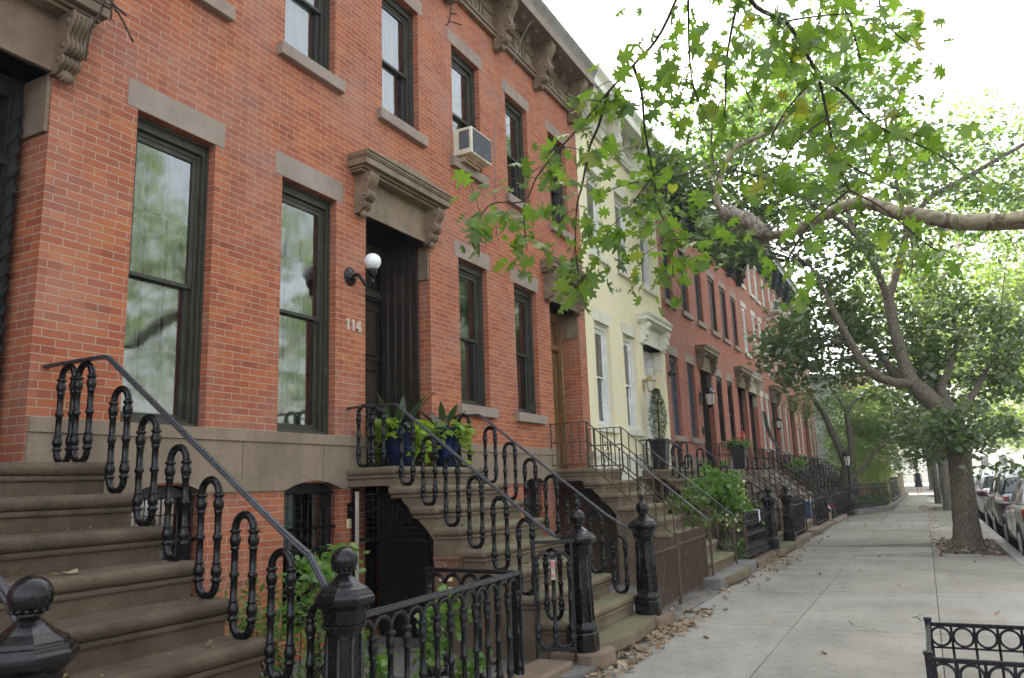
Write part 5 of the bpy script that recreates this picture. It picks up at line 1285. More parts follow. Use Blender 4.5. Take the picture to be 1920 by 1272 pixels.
b.build('bare_twigs', 'bark_twig', OAK)
# london plane just outside the frame, its limb reaches in from the right
PLN = thing('plane_tree', 'plane tree with a thick smooth patchy limb reaching in from the right edge', 'tree', (5.6, -.98, 0))
b = MB(); limb(b, [(5.6, -.98, -.1), (5.6, -.98, .4), (5.62, -1.0, 2), (5.7, -1.05, 3.2), (5.9, -1.3, 4.5), (6.4, -1.7, 7)], [.26, .21, .19, .18, .13, .08], 14)
LT = px([(1990, 412, 6.2), (1930, 412, 6.4), (1880, 416, 6.5), (1800, 417, 6.6), (1730, 405, 6.7), (1680, 398, 6.8), (1640, 383, 6.9), (1600, 382, 7.0), (1560, 398, 7.1), (1530, 412, 7.2), (1498, 428, 7.3), (1470, 440, 7.35), (1432, 438, 7.45), (1413, 424, 7.5), (1402, 412, 7.55), (1375, 404, 7.6), (1355, 396, 7.7), (1343, 372, 7.7), (1350, 340, 7.75), (1364, 300, 7.8), (1378, 278, 7.85), (1405, 265, 7.9), (1435, 250, 7.95), (1462, 230, 8.0), (1490, 205, 8.1), (1520, 150, 8.2)])
rr = [v*.64 for v in [.14, .115, .10, .098, .094, .088, .086, .083, .076, .072, .072, .07, .052, .058, .062, .055, .05, .05, .045, .042, .040, .042, .036, .032, .025, .015]]
b.tube(bez([(5.7, -1.05, 3.0)]+LT, 4), lerp_list([.17]+rr, 4), 12, wob=.05)
nb = P(1405, 424, 7.5)
b.build('trunk', 'bark_plane', PLN)
b = MB(); kp = bez(px([(1436, 440, 7.44), (1425, 432, 7.46), (1414, 424, 7.5), (1404, 414, 7.54), (1385, 407, 7.58), (1368, 402, 7.64), (1358, 396, 7.69)]), 4)
b.tube(kp, [random.uniform(.058, .088) for _ in kp], 11, wob=.28)
for k in range(26):
    q = random.choice(kp); a = random.uniform(0, 6.28); d_ = Vector((.3*math.cos(a), math.cos(a), math.sin(a))).normalized(); b.tube([q+d_*.05, q+d_*.085+Vector((0, random.gauss(0, .02), random.gauss(0, .02))), q+d_*.08+Vector((random.gauss(0, .03), random.gauss(0, .06), -.05))], [.014, .012, .004], 4)
b.build('flaking_bark', 'bark_grey', PLN)
for tr, r in (([(1343, 372, 7.7), (1320, 310, 7.7), (1290, 325, 7.7), (1230, 335, 7.7), (1160, 350, 7.8), (1120, 372, 7.8)], .014), ([(1350, 335, 7.75), (1337, 300, 7.8), (1335, 240, 7.8), (1350, 190, 7.8)], .018), ([(1230, 335, 7.7), (1200, 380, 7.8), (1180, 420, 7.8)], .007), ([(1447, 245, 7.95), (1455, 270, 7.95), (1452, 285, 7.95)], .012), ([(1640, 385, 6.9), (1580, 380, 7.2), (1510, 385, 7.4)], .012), ([(1700, 415, 6.75), (1712, 480, 6.7), (1706, 520, 6.7)], .01)): 
    p = bez(px(tr), 4); b = MB(); b.tube(p, [r*(1-.6*i/len(p)) for i in range(len(p))], 6); b.build('branch', 'bark_garden', PLN)
pp = []
for u, v, X, n, s in ((1230, 345, 7.7, 26, .16), (1160, 360, 7.8, 20, .12), (1190, 410, 7.8, 12, .1), (1335, 210, 7.8, 30, .2)):
    c = np.array(P(u, v, X)); pp.append(c+RNG.normal(size=(n, 3))*s)
leaf_mesh('leaves', 'leaf_oak', np.concatenate(pp), (.07, .11), 'heart', PLN, up=.4)
b = MB()
# generic foliage tree -------------------------------------------------------
def crown(T, trunk_pts, blobs, mat, size, kind='quad', clump=42, cr=.26, twig_m='bark_garden', up=.45, droop=.25, name='crown'):
    allp = []; tw = MB()
    tp = [Vector(p) for p in trunk_pts]
    for (c, r, n) in blobs:
        p, cs = blob(c, r, n, clump, cr); allp.append(p)
        for q in cs[::2]:
            qv = Vector(q); m = min(tp, key=lambda t: (t-qv).length+max(0, t.z-qv.z)*.7); L = (m-qv).length
            if L < 6: tw.tube(bez([m, (m*.55+qv*.45)+Vector((random.gauss(0, .08), random.gauss(0, .08), .12*L*.3)), qv], 3), lerp_list([min(.03, .008+.006*L), .010, .004], 3), 4, caps=False)
    if tw.v: tw.build('branches', twig_m, T)
    leaf_mesh(name, mat, np.concatenate(allp), size, kind, T, up=up, droop=droop)
def eb(u, v, X, ru, rv, rx, n):          # crown mass seen at (u, v): radii in photo pixels across / up, metres in depth
    s = X/1300.; return (tuple(P(u, v, X)), (rx, ru*s, rv*s), n)
ST = thing('street_tree', 'forked street tree with rough brown trunk in the pit beside the parked cars', 'tree', (18.5, -.6, 0))
b = MB(); X = 18.5; TP = []
def tl(path, rad, n=10): 
    p = limb(b, px(path), rad, n, 5, .03); TP.extend(p); return p
tl([(1817, 1040, X), (1815, 1015, X), (1812, 985, X), (1806, 930, X), (1800, 870, X), (1796, 820, X), (1785, 790, X)], [.36, .285, .245, .222, .215, .22, .20], 18)
tl([(1790, 810, X), (1765, 772, X-.1), (1735, 740, X-.2), (1708, 712, X-.2), (1692, 670, X-.2), (1678, 620, X-.1), (1668, 575, X), (1663, 550, X)], [0.202, 0.194, 0.173, 0.151, 0.130, 0.119, 0.115, 0.108], 12)
tl([(1665, 562, X), (1645, 510, X-.3), (1615, 455, X-.6), (1590, 425, X-.8), (1560, 405, X-1), (1520, 380, X-1.2), (1450, 340, X-1.3), (1380, 320, X-1.5)], [0.094, 0.079, 0.072, 0.061, 0.050, 0.043, 0.036, 0.022], 8)
tl([(1665, 560, X), (1680, 515, X+.2), (1692, 470, X+.4), (1700, 440, X+.5), (1720, 400, X+.8), (1745, 370, X+1), (1800, 340, X+1), (1860, 305, X+1), (1935, 262, X+1)], [0.094, 0.086, 0.079, 0.072, 0.068, 0.065, 0.058, 0.050, 0.036], 8)
tl([(1600, 440, X-.7), (1585, 380, X-.5), (1560, 310, X-.2), (1540, 250, X), (1520, 180, X)], [0.058, 0.054, 0.050, 0.036, 0.022], 7)
tl([(1712, 718, X-.2), (1680, 718, X-.6), (1650, 708, X-.9), (1622, 685, X-1.1), (1600, 650, X-1.2), (1572, 600, X-1.3), (1545, 545, X-1.3), (1520, 500, X-1.4)], [0.108, 0.101, 0.094, 0.086, 0.072, 0.061, 0.043, 0.029], 8)
tl([(1700, 712, X-.2), (1670, 690, X+.1), (1640, 650, X+.4), (1600, 590, X+.6), (1560, 545, X+.8)], [0.094, 0.086, 0.072, 0.050, 0.029], 8)
tl([(1790, 800, X), (1800, 772, X+.1), (1813, 756, X+.2), (1824, 740, X+.3), (1845, 705, X+.9), (1870, 650, X+1.6)], [.13, .115, .10, .075, .045, .025], 9)
tl([(1795, 790, X), (1772, 745, X+.3), (1765, 725, X+.4), (1780, 690, X+.6), (1800, 620, X+.8)], [0.115, 0.101, 0.094, 0.065, 0.036], 9)
tl([(1700, 440, X+.5), (1690, 380, X+.4), (1670, 300, X+.2), (1660, 220, X)], [0.058, 0.050, 0.036, 0.022], 7)
b.build('trunk', 'bark_rough', ST)
crown(ST, TP, [eb(1555, 640, 19.3, 115, 78, 1.3, 2900), eb(1490, 635, 18.6, 50, 50, .9, 600), eb(1620, 590, 20.2, 70, 60, 1., 900), eb(1740, 825, 18.9, 42, 30, .7, 480), eb(1810, 655, 19.6, 92, 100, 1.1, 3400), eb(1740, 570, 20.2, 60, 50, .9, 900), eb(1810, 800, 17.9, 62, 28, .5, 620), eb(1870, 855, 17.7, 32, 45, .35, 170), eb(1700, 740, 20.8, 60, 45, 1., 700), eb(1775, 790, 18.0, 30, 22, .3, 160)], 'leaf_dark', (.09, .16), 'round', 40, .24)
crown(ST, TP, [eb(1370, 300, 17.6, 110, 120, 2, 3000), eb(1480, 280, 18, 120, 130, 2.4, 3000), eb(1380, 430, 17.2, 85, 55, 1.4, 1500), eb(1600, 260, 19, 120, 130, 2.5, 2600), eb(1560, 480, 18, 80, 60, 1.6, 1100), eb(1640, 420, 19.5, 100, 80, 2, 1000), eb(1770, 400, 20, 130, 90, 2.2, 1700), eb(1500, 120, 19, 140, 80, 2.4, 1500), eb(1260, 330, 17.4, 40, 50, .8, 500), eb(1850, 330, 20, 90, 60, 2, 900)], 'leaf_street', (.09, .155), 'round', 40, .3, name='upper_crown')
for o in list(ST.children):
    if o.name.startswith('branches.'): pass
tag(ST, ST['label'], 'tree')
# further trees along the kerb
def far_tree(label, base, h, tr, blobs, mat='leaf_far', size=(.14, .24), bark='bark_grey', lean=0, group='street trees further along', kind='quad', cr=.4, clump=40, name='street_tree'):
    T = thing(name, label, 'tree', base, group); b = MB(); x, y, z = base
    p = limb(b, [(x, y, -.1), (x, y, .3), (x, y+lean*.3, h*.3), (x+.1, y+lean, h*.62), (x, y+lean*1.3, h)], [tr*1.5, tr*1.1, tr, tr*.7, tr*.15], 10); tp = p[8:]
    for k in range(7):
        a = k*2.4; q = p[min(len(p)-1, 9+k)]; e = q+Vector((math.cos(a)*h*.22, math.sin(a)*h*.22, h*.2)); tp += limb(b, [q, (q+e)/2+Vector((0, 0, -.1)), e], [tr*.45, tr*.3, tr*.08], 6)
    b.build('trunk', bark, T); crown(T, tp, blobs, mat, size, kind, clump, cr, twig_m=bark, up=.4); return T
far_tree('tall grey trunked street tree just behind the forked tree, pale green in the sun', (36, -.75, 0), 15, .26, [((36, -2.6, 11.5), (4.5, 4.4, 6), 8500), ((33.5, -3.6, 6.5), (2.4, 2.6, 2.4), 2600), ((37, .8, 9.5), (2.5, 2.4, 3), 1500)])
far_tree('slender dark trunked street tree second behind the forked tree', (43, -.4, 0), 12, .14, [((43, -1, 9.), (4, 4, 3.6), 3600), ((42, -3.4, 6), (3, 2.5, 2), 1400)], bark='bark_garden')
far_tree('distant street tree at the far end of the sidewalk', (75, -.5, 0), 12, .3, [((75, -1, 8), (5, 4.5, 4.2), 3000), ((72, 1.2, 5.0), (3, 2, 1.6), 800)], bark='bark_garden', size=(.2, .34))
far_tree('broad sunlit tree over the parked cars at the right edge', (56, -1.0, 0), 13, .28, [((56, -4, 11), (5.5, 5, 7), 6500), ((55, -6, 5.), (4, 3, 2.4), 1700)], size=(.2, .34))
for i, (x, y, lab) in enumerate(((30, -11, 'tree across the road seen at the right edge, nearest of the far side trees'), (48, -11, 'tree across the road at the right edge, its crown behind the broad sunlit tree'), (70, -11.5, 'large tree across the road in the hazy distance'), (84, -8.5, 'low leafy tree across the road closing the view over the car roofs'), (95, -10.5, 'faint tree at the very end of the road, beyond the parked cars'))):
    far_tree(lab, (x, y, -.1), 13, .3, [((x, y+.8, 9.5), (4.8, 5.2, 6.4), 5200), ((x-2, y+2.2, 5.2), (3, 2.5, 1.8), 900)], size=(.2, .34), group='trees across the road')
for i, (x, y, lab) in enumerate(((5.5, -11.5, 'tree across the road mirrored in the tall parlour windows, left one'), (13.5, -11.2, 'tree across the road mirrored in the tall parlour windows, right one'), (21.5, -11.3, 'tree across the road mirrored in the windows of the oak door house'))):
    far_tree(lab, (x, y, -.1), 14, .3, [((x, y, 8.4), (4.6, 3.2, 6), 11000)], size=(.13, .22), group='trees mirrored in the windows')
# small garden tree with a forked dark trunk
GT = thing('garden_tree', 'small dark tree with a V forked trunk in the railed garden left of the sidewalk', 'tree', (33.6, 2.9, 0))
b = MB(); TP = []; X = 33.6
tl([(1588, 965, X), (1588, 930, X), (1586, 890, X), (1590, 872, X)], [.26, .2, .19, .18], 10)
tl([(1588, 880, X), (1578, 850, X), (1562, 815, X), (1546, 780, X), (1530, 755, X-.4), (1510, 725, X-.8)], [.15, .14, .13, .11, .08, .05], 8)
tl([(1590, 878, X), (1596, 850, X), (1592, 800, X), (1588, 775, X), (1605, 750, X+.4), (1640, 725, X+.8)], [.14, .12, .11, .09, .07, .04], 8)
tl([(1590, 905, X), (1615, 880, X+.2), (1640, 850, X+.4), (1665, 830, X+.5), (1700, 800, X+.6)], [.09, .07, .06, .05, .03], 7)
tl([(1590, 780, X), (1570, 745, X-.3), (1550, 720, X-.5)], [.07, .05, .03], 6)
b.build('trunk', 'bark_garden', GT)
crown(GT, TP, [eb(1620, 765, 35.2, 95, 45, 2., 3200), eb(1670, 830, 35.4, 65, 45, 1.6, 2600), eb(1535, 740, 33.4, 50, 35, 1.3, 600), eb(1690, 780, 35.6, 60, 50, 1.8, 2200)], 'leaf_garden', (.13, .22), 'narrow', 40, .42)
def bush(label, blobs, mat, size, base, kind='quad', group=None, name='shrub', cr=.12, clump=24, up=.5, stems=5, cat='shrub', stem_m='bark_twig'):
    T = thing(name, label, cat, base, group); b = MB(); pts = []
    B = Vector(base)
    for (c, r, n) in blobs:
        p, cs = blob(c, r, n, clump, cr, .3); pts.append(p)
        for q in cs[::2]: b.tube(bez([B+Vector((random.gauss(0, .06), random.gauss(0, .06), 0)), (B*.4+Vector(q)*.6)+Vector((random.gauss(0, .05), random.gauss(0, .05), .06)), Vector(q)], 3), lerp_list([.009, .006, .003], 3), 4, caps=False)
    b.build('stems', stem_m, T); leaf_mesh('foliage', mat, np.concatenate(pts), size, kind, T, up=up); return T
bush('rounded green shrub with pale flowers behind the thin railed stoop', [((14.9, 3.55, 1.35), (.75, .5, .42), 900), ((14.3, 3.75, .95), (.7, .45, .5), 480), ((15.4, 3.3, .95), (.5, .3, .4), 260)], 'leaf_shrub', (.07, .12), (14.8, 3.6, 0), 'round')
p1 = []
for c in ((15.4, 3.1, 1.15), (15.2, 3.0, .8), (15.6, 3.2, .75), (14.6, 3.2, .75), (15.7, 3.25, 1.25)): p1.append(np.array(c)+RNG.normal(size=(26, 3))*(.09, .09, .07))
o = leaf_mesh('blossom', 'petal_cream', np.concatenate(p1), (.05, .08), 'round', bpy.data.objects['shrub'], up=.3)
bush('small dark evergreen bush at the foot of the thin railed stoop', [((14.0, 3.15, .22), (.32, .25, .22), 900)], 'leaf_dark', (.035, .06), (14.0, 3.15, 0), 'quad', cr=.06)
bush('low light green plant beside the dark evergreen bush', [((14.5, 3.02, .25), (.2, .12, .2), 160)], 'leaf_shrub', (.06, .1), (14.5, 3.02, 0), 'round', cr=.05)
# leafy shrub between the foreground stoop and the basement windows
c = [PF(u, v, y) for u, v, y in ((590, 1060, 4.1), (545, 1110, 4.0), (610, 1095, 3.8), (560, 1180, 3.9), (640, 1030, 4.2))]
bush('leafy green shrub growing in front of the barred basement window', [(tuple(c[0]), (.24, .2, .12), 120), (tuple(c[2]), (.2, .2, .12), 60), (tuple(c[4]), (.16, .12, .07), 40), (tuple(c[1]), (.14, .14, .1), 40)], 'leaf_shrub', (.05, .095), (4.6, 4.0, 0), 'round', cr=.09, clump=14)
bush('fine feathery light green plant below the basement window', [(tuple(PF(550, 1150, 3.9)), (.4, .3, .28), 420), (tuple(PF(600, 1210, 3.6)), (.4, .3, .25), 360), (tuple(PF(440, 1140, 4.4)), (.3, .2, .2), 120)], 'leaf_shrub', (.05, .10), (4.2, 3.9, 0), 'narrow', cr=.12, clump=20)
# vine behind the area fence
V_ = thing('climbing_vine', 'bright green vine climbing behind the arcaded area fence', 'plant', (5.0, 3.1, 0))
b = MB(); pts = []
for (path) in ([(800, 1262), (806, 1220), (815, 1180), (830, 1140)], [(830, 1230), (822, 1200), (800, 1150)], [(860, 1265), (880, 1250), (895, 1235)], [(700, 1265), (712, 1255), (705, 1262)], [(880, 1150), (850, 1135), (840, 1130)]):
    p = bez([PF(u, v, 3.05) for u, v in path], 5); b.tube(p, .004, 4)
    for q in p:
        for _ in range(5): pts.append(np.array(q)+RNG.normal(size=3)*(.05, .04, .045))
b.build('stems', 'leaf_garden', V_); leaf_mesh('foliage', 'leaf_shrub', pts, (.04, .075), 'heart', V_, up=.3, droop=.5)
# far garden shrubs and ground cover
bush('big pale green bush at the far end of the railed garden', [((44.5, 2.4, 1.45), (2.6, 1.0, .8), 1700)], 'leaf_far', (.14, .24), (44.5, 2.4, 0), 'narrow', cr=.3)
bush('yellow green bush behind the far picket fence', [((49, 2.0, 1.3), (2.5, .7, .6), 900)], 'leaf_far', (.14, .24), (49, 2.0, 0), 'narrow', cr=.3)
bush('dark leafy shrub beside the wall of the pale grey house', [((50, 3.8, 2.6), (3, 1.2, 1.6), 1800)], 'leaf_garden', (.16, .26), (50, 3.8, 0), 'narrow', cr=.35)
p1 = np.array([(x, y, .16) for x, y in ((random.uniform(32.6, 46), random.uniform(1.6, 4.6)) for _ in range(2600)) if y > 2.55-(x-32.1)*.25+.1])+np.array([0, 0, .1])*RNG.random((1, 1))
p1[:, 2] += RNG.random(len(p1))*.35
o = leaf_mesh('ground_cover', 'leaf_garden', p1, (.1, .18), 'round'); tag(o, 'ivy like green ground cover in the railed garden', 'ground cover', None, 'stuff')
bush('green plants in the yard of the cream hood house', [((31.0, 4.2, 1.9), (.6, .3, .2), 300)], 'leaf_shrub', (.08, .13), (31, 4.2, 1.6), 'round', name='window_box_plant', cat='plant')
far_tree('bushy green tree in the far gardens left of the sidewalk, behind the V forked tree', (47, 3.4, .1), 6.0, .12, [((47, 3.0, 4.2), (3.2, 1.6, 2.2), 4200), ((44, 3.4, 3.0), (2, 1.2, 1.4), 1500)], mat='leaf_garden', bark='bark_garden', size=(.14, .24), group='garden trees', kind='narrow', name='garden_tree')
far_tree('lighter green tree farthest away in the gardens left of the sidewalk', (58, 3.2, .1), 7.0, .12, [((58, 2.6, 4.6), (4, 1.8, 2.8), 4200)], mat='leaf_far', bark='bark_garden', size=(.17, .28), group='garden trees', kind='quad', name='garden_tree')
# fallen leaves
pts = []
def scatter(n, x0, x1, y0, y1, z=.012, dens=None):
    for _ in range(n):
        x = random.uniform(x0, x1); t = random.random()**1.7; y = y1-(y1-y0)*t; pts.append((x, y, z+random.random()*.012))
scatter(112, 6.7, 9.4, 2.28, 2.62); scatter(90, 5.9, 7.2, 2.3, 2.55); scatter(82, 7.4, 8.6, 2.35, 2.52, .02); scatter(120, 13.5, 16, 2.2, 2.64); scatter(45, 16, 21, 2.25, 2.6); scatter(52, 9, 13.5, 2.2, 2.8); scatter(90, 4, 6.5, 3.0, 4.6, .0)
scatter(225, 16.4, 20.2, -1.1, .0); scatter(90, 14.5, 21, -1.5, -1.15, -.1); scatter(120, 34.5, 40, -.9, .35); scatter(45, 20, 34, -1.1, .1); scatter(45, 5, 30, -1.0, 2.4); scatter(12, 3.5, 9, -.8, 2.3); scatter(90, 32, 36, 1.5, 2.4); scatter(30, 5.1, 6.2, -1, .05)
scatter(52, 21, 24.6, -3, -1.3, -.14); scatter(45, 28, 40, 2.1, 2.5)
for k in range(1, 8): scatter(6, 6.6, 8.1, 4.67-.258*k+.04, 4.67-.258*k+.25, ZD-.2*k+.004)
for k in range(2, 8):
    for _ in range(3): pts.append((random.uniform(2.0, 3.15), 4.62-.277*k+.2+random.uniform(-.05, .04), ZD-.2*k+.006))
o = leaf_mesh('fallen_leaves', 'leaf_fallen', pts, (.045, .10), 'curl', up=1.6, droop=0.); tag(o, 'dry brown leaves fallen on the sidewalk and steps', 'fallen leaves', None, 'stuff')
p1 = [(random.uniform(1.8, 3.2), 4.62-.277*k+.235+random.uniform(-.18, .02), ZD-.2*k+.004) for k in range(1, 8) for _ in range(16)]
o = leaf_mesh('leaf_crumbs', 'leaf_fallen', p1, (.008, .022), 'curl', up=1.5, droop=0); tag(o, 'crumbs of dry leaf lying on the dark foreground steps', 'leaf crumbs', None, 'stuff')
# ------------------------------------------------------------------ parked cars (rear toward us, left flank along the kerb)
def car(label, xr, paint, wb=2.75, L=4.75, kind='sedan', yk=-1.36, seam='plastic_black'):
    C = thing('parked_car', label, 'car', (xr+wb/2, yk-.9, -.15), 'cars parked along the kerb')
    z0 = -.15; x0 = xr-1.02; hw = .89; yc = yk-hw
    if kind == 'sedan': st = [(0, .52, .78, .60), (.04, .30, .92, .78), (.16, .26, 1.0, .84), (.5, .25, 1.05, .87), (1.0, .24, 1.05, .885), (2.0, .22, 1.0, .89), (3.2, .22, .97, .89), (3.9, .23, .93, .88), (4.4, .25, .84, .84), (4.65, .28, .72, .74), (L, .4, .62, .55)]
    else: st = [(0, .5, .95, .70), (.05, .32, 1.08, .82), (.2, .30, 1.12, .87), (.6, .30, 1.12, .885), (1.2, .28, 1.1, .89), (2.2, .27, 1.06, .89), (3.2, .27, 1.04, .89), (3.9, .28, 1.0, .88), (4.4, .30, .92, .84), (4.6, .33, .8, .76), (L, .45, .7, .6)]
    b = MB(); vs = []; K = 13
    for (x, zl, zt, w) in st:
        h = zt-zl; half = [(w*.86, zl), (w*.97, zl+h*.12), (w*1.0, zl+h*.35), (w*1.005, zl+h*.55), (w*.985, zl+h*.78), (w*.93, zl+h*.93), (w*.80, zl+h*1.0), (w*.4, zl+h*1.02)]
        prof = half+[(0, zl+h*1.03)]+[(-y, z) for y, z in half[::-1]]
        K = len(prof); vs += [(x0+x, yc+y, z0+z) for y, z in prof]
    n = len(st); fs = [(i*K+k, i*K+k+1, (i+1)*K+k+1, (i+1)*K+k) for i in range(n-1) for k in range(K-1)]
    fs += [tuple(range(K)), tuple((n-1)*K+k for k in range(K))[::-1]]
    b.add(vs, fs, 0, True); b.build('body', paint, C)
    # greenhouse
    if kind == 'sedan': gh = [(.62, 1.04, 1.05), (1.0, 1.03, 1.25), (1.45, 1.02, 1.41), (1.9, 1.01, 1.46), (2.5, 1.0, 1.46), (2.95, .99, 1.38), (3.55, .98, 1.0)]
    else: gh = [(.08, 1.1, 1.12), (.18, 1.1, 1.45), (.42, 1.1, 1.64), (1.2, 1.09, 1.70), (2.3, 1.06, 1.70), (2.8, 1.05, 1.60), (3.5, 1.03, 1.06)]
    def sect(x, zb, zt):
        f = (zt-zb)/.5; wb_, wt = hw*.86, hw*(.86-.20*min(1, f))
        return [(wb_, zb), (wb_*.6+wt*.4, zb+(zt-zb)*.45), (wt, zt-.035), (wt*.85, zt-.004), (wt*.4, zt+.012), (-wt*.4, zt+.012), (-wt*.85, zt-.004), (-wt, zt-.035), (-(wb_*.6+wt*.4), zb+(zt-zb)*.45), (-wb_, zb)]
    vs = []; 
    for x, zb, zt in gh: vs += [(x0+x, yc+y, z0+z) for y, z in sect(x, zb, zt)]
    n = len(gh); sides = []; roof = []
    for i in range(n-1):
        for k in range(9):
            q = (i*10+k, i*10+k+1, (i+1)*10+k+1, (i+1)*10+k)
            (roof if (2 <= k <= 6 and (2 <= i < n-2 or (kind != 'sedan' and 1 <= i < n-2))) else sides).append(q)
    q = MB(); q.add(vs, sides, 0, True); q.add([vs[j] for j in range(10)], [tuple(range(10))], 0); q.build('windows', 'car_glass', C)
    q = MB(); q.add(vs, roof, 0, True)
    for sgn in (0, 9):                                    # pillars, drip rail and belt line in body colour
        t3 = [Vector(vs[i*10+(2 if sgn == 0 else 7)]) for i in range(n)]; q.tube(t3, .03, 6)
        bl = [Vector(vs[i*10+sgn]) for i in range(n)]; q.tube(bl, .018, 6)
        for i in ((1, 2), (3, 3), (5, 5)):
            A_ = Vector(vs[i[0]*10+sgn]); B_ = Vector(vs[i[1]*10+(2 if sgn == 0 else 7)])
            q.tube([A_, (A_+B_)/2+Vector((0, .012 if sgn == 0 else -.012, 0)), B_], .032, 6)
    if kind != 'sedan':
        for s in (-1, 1): q.tube([(x0+.5, yc+s*.6, z0+1.74), (x0+.55, yc+s*.6, z0+1.78), (x0+2.4, yc+s*.6, z0+1.78), (x0+2.5, yc+s*.6, z0+1.72)], .018, 6)
    q.build('roof', paint, C)
    for wx in (xr, xr+wb):
        for s in (-1, 1):
            w = MB(); wy = yc+s*(hw-.10); rt = Matrix.Rotation(R(90), 3, 'X')
            w.lathe([(.2, -.105), (.30, -.105), (.325, -.07), (.33, 0), (.325, .07), (.30, .105), (.2, .105)], 26, (wx, wy, z0+.33), rot=rt); wo = w.build('wheel', 'rubber', C)
            r = MB(); r.lathe([(.215, -.012), (.205, .012), (.06, .03), (.03, .035)], 22, (wx, wy+s*.10, z0+.33), rot=Matrix.Rotation(R(-90*s), 3, 'X'))
            for k in range(5): a = k*1.2566; r.beam((wx+.04*math.cos(a), wy+s*.125, z0+.33+.04*math.sin(a)), (wx+.19*math.cos(a), wy+s*.115, z0+.33+.19*math.sin(a)), .05, .02, upv=(0, 1, 0))
            r.build('rim', 'rim', wo)
            d = MB(); d.tube([(wx+.37*math.cos(t*math.pi/12), yc+s*(hw*1.0-.002), z0+.34+.37*math.sin(t*math.pi/12)) for t in range(13)], .022, 6); d.lathe([(.365, -.02), (.365, .012)], 26, (wx, yc+s*(hw-.012), z0+.33), rot=Matrix.Rotation(R(-90*s), 3, 'X')); d.build('wheel_arch', 'plastic_black', C)
    b = MB()
    zt = .76 if kind == 'sedan' else .86
    for s in (-1, 1):
        t = MB(); pts = []; wl, th = (.34, .2) if kind == 'sedan' else (.10, .16)
        for i in range(7):
            u = i/6; xx = x0-.012+wl*u**1.6; yy = yc+s*(hw*.70+.255*min(1, u*1.5)**.6*hw/.89); pts.append((xx, yy))
        poly = []
        vs = [(x, y, z0+zt-.02+.03*i/6) for i, (x, y) in enumerate(pts)]+[(x, y, z0+zt+th+.015*i/6) for i, (x, y) in enumerate(pts)]
        vs += [(x+.06, y-s*.05, z) for x, y, z in vs]
        fs = [(i, i+1, 8+i, 7+i) for i in range(6)]+[(7+i, 8+i, 22+i, 21+i) for i in range(6)]+[(i+1, i, 14+i, 15+i) for i in range(6)]
        t.add(vs, fs, 0, True); t.build('tail_light', 'tail_red', C)
        m = MB(); mx = x0+3.25; my = yc+s*(hw+.09); m.sphere((mx, my, z0+1.02), .085, 12, sc=(.55, 1.1, .85)); m.tube([(mx, yc+s*hw*.9, z0+.97), (mx, my, z0+.98)], .022, 6); m.build('mirror', 'plastic_black' if kind == 'suv' else paint, C)
        hnd = MB()
        for hx in (1.55, 2.55): hnd.box(x0+hx, x0+hx+.2, yc+s*(hw+.012)-.012, yc+s*(hw+.012)+.012, z0+.80, z0+.83)
        hnd.build('handle', paint, C, bevel=.006)
        for hx in (1.12, 2.22, 3.25): ln = MB(); ln.box(x0+hx, x0+hx+.008, yc+s*(hw+.0065)-.004, yc+s*(hw+.0065)+.002, z0+.35, z0+.92); ln.build('door_seam', 'plastic_black', C)
    b.box(x0-.03, x0+.12, yc-.62, yc+.62, z0+.42, z0+.60); b.build('bumper', paint, C, bevel=.04, seg=3)
    p = MB(); p.box(x0-.04, x0-.03, yc-.16, yc+.16, z0+.66, z0+.78); p.build('licence_plate', 'limewhite_stone', C)
    return C
c1 = car('silver sedan with red tail light and green round sticker, nearest at the right edge', 16.75, 'paint_silver')
b = MB(); b.lathe([(.05, 0), (.046, .006)], 18, (15.76, -1.56, .70), rot=Matrix.Rotation(R(-100), 3, 'Y')); b.build('bumper_sticker', 'sticker_green', c1)
car('dark grey car parked in front of the silver sedan', 22.6, 'paint_grey', kind='suv', L=4.7)
car('white car parked third from the right edge behind the tree trunk', 29.6, 'paint_white', kind='suv')
car('pale car parked far down the kerb, mostly hidden', 36.5, 'paint_silver')
car('white car parked farthest down the kerb', 43, 'paint_white')
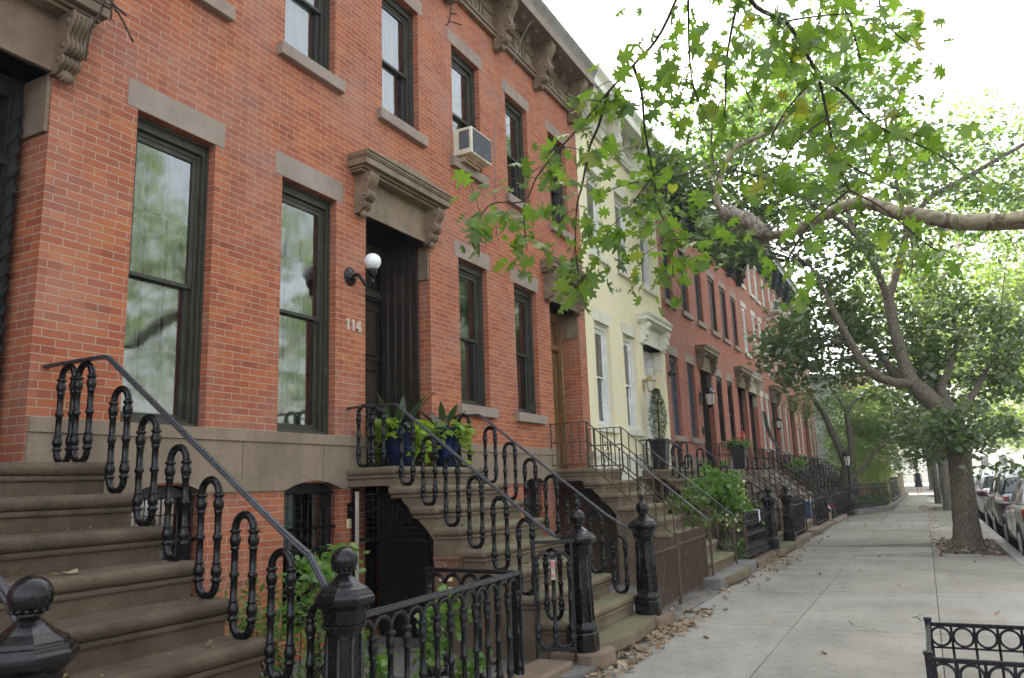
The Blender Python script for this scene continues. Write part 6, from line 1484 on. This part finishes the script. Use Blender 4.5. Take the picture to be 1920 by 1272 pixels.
# ------------------------------------------------------------------ person walking far away
PX = 60.; PY = P(1722, 905, PX).y
Pn = None
def person(label, x, y):
    J = dict(pel=(0, 0, .92), sp=(0, 0, 1.15), ch=(0, 0, 1.32), nk=(0, 0, 1.44), hd=(-.01, 0, 1.53), ht=(-.01, 0, 1.66),
             hl=(0, .09, .9), kl=(-.12, .10, .5), al=(.02, .10, .09), fl=(-.14, .10, .03), hr=(0, -.09, .9), kr=(-.02, -.10, .48), ar=(.2, -.10, .1), fr_=(.08, -.10, .03),
             sl=(0, .17, 1.38), el=(.05, .22, 1.12), wl=(-.04, .24, .88), dl=(-.06, .24, .78), sr=(0, -.17, 1.38), er=(.03, -.22, 1.12), wr=(-.10, -.23, .90), dr=(-.13, -.23, .81))
    E = [('pel', 'sp'), ('sp', 'ch'), ('ch', 'nk'), ('nk', 'hd'), ('hd', 'ht'), ('pel', 'hl'), ('hl', 'kl'), ('kl', 'al'), ('al', 'fl'), ('pel', 'hr'), ('hr', 'kr'), ('kr', 'ar'), ('ar', 'fr_'), ('ch', 'sl'), ('sl', 'el'), ('el', 'wl'), ('wl', 'dl'), ('ch', 'sr'), ('sr', 'er'), ('er', 'wr'), ('wr', 'dr')]
    rad = dict(pel=.14, sp=.11, ch=.13, nk=.05, hd=.085, ht=.07, hl=.085, kl=.055, al=.036, fl=.035, hr=.085, kr=.055, ar=.036, fr_=.035, sl=.055, el=.04, wl=.028, dl=.03, sr=.055, er=.04, wr=.028, dr=.03)
    ks = list(J); me = bpy.data.meshes.new('person'); me.from_pydata([(J[k][0]+x, J[k][1]+y, J[k][2]) for k in ks], [(ks.index(a), ks.index(c)) for a, c in E], []); me.materials.append(MATS['skin'])
    o = bpy.data.objects.new('person', me); COL.objects.link(o)
    md = o.modifiers.new('skin', 'SKIN'); me.skin_vertices.new() if not me.skin_vertices else None
    for i, k in enumerate(ks): me.skin_vertices[0].data[i].radius = (rad[k], rad[k])
    me.skin_vertices[0].data[0].use_root = True
    s = o.modifiers.new('sub', 'SUBSURF'); s.levels = 2; s.render_levels = 2
    tag(o, label, 'person')
    b = MB(); b.lathe([(.25, .52), (.22, .7), (.19, .92), (.145, 1.12), (.165, 1.28), (.15, 1.40), (.07, 1.45)], 18, (0, 0, 0)); b.v = [(x+v[0]*.85, y+v[1]*1.08, v[2]) for v in b.v]; b.build('dress', 'dress_navy', o)
    b = MB(); b.sphere((x+.015, y, 1.60), .105, 14, sc=(1.05, 1., 1.05)); b.tube([(x+.06, y, 1.58), (x+.08, y, 1.45)], [.08, .05], 8); b.build('hair', 'hair_dark', o)
    return o
person('woman in a dark sleeveless dress walking toward the camera far down the sidewalk', PX, PY)
# ------------------------------------------------------------------ thin haze, added to lift the distance and stand for lens glare
HZ = 0.0011
t = NT('glare_haze'); v = t.n('ShaderNodeVolumePrincipled'); v.inputs['Density'].default_value = HZ; v.inputs['Color'].default_value = (.93, .96, 1, 1); v.inputs['Anisotropy'].default_value = .2
t.l(v.outputs[0], t.out.inputs['Volume'])
b = MB(); b.box(-905, 1505, -905, 905, -1.3, 20); hz = b.build('haze', 'glare_haze'); hz['kind'] = 'stuff'; hz['label'] = 'thin haze added over the street to stand for lens glare'
# ------------------------------------------------------------------ daylight
SUN_EL, SUN_AZ = R(40), R(62)          # azimuth measured from +x (down the street) toward +y (behind the houses)
sd = Vector((math.cos(SUN_EL)*math.cos(SUN_AZ), math.cos(SUN_EL)*math.sin(SUN_AZ), math.sin(SUN_EL)))
sl = bpy.data.lights.new('sun', 'SUN'); so = bpy.data.objects.new('sun', sl); COL.objects.link(so)
sl.energy = 3.0; sl.angle = R(.6); sl.color = (1, .94, .84); so.rotation_euler = sd.to_track_quat('Z', 'Y').to_euler()
w = bpy.data.worlds.new('World'); scene.world = w; w.use_nodes = True; nt = w.node_tree; bg = nt.nodes['Background']
sky = nt.nodes.new('ShaderNodeTexSky'); sky.sky_type = 'NISHITA'; sky.sun_disc = False; sky.sun_elevation = SUN_EL
sky.sun_rotation = math.pi/2-SUN_AZ; sky.air_density = 1.2; sky.dust_density = 6.0; sky.ozone_density = 1.0
hs = nt.nodes.new('ShaderNodeHueSaturation'); hs.inputs['Saturation'].default_value = .38; nt.links.new(sky.outputs[0], hs.inputs['Color'])
nt.links.new(hs.outputs[0], bg.inputs['Color']); bg.inputs['Strength'].default_value = .15
scene.view_settings.view_transform = 'Standard'; scene.view_settings.look = 'None'; scene.view_settings.exposure = 2.58; scene.view_settings.gamma = 1.0
scene.cycles.max_bounces = 8; scene.cycles.transparent_max_bounces = 12; scene.cycles.diffuse_bounces = 4; scene.cycles.glossy_bounces = 3
scene.cycles.use_denoising = True; scene.cycles.caustics_reflective = False; scene.cycles.caustics_refractive = False
scene.cycles.sample_clamp_indirect = 6.0
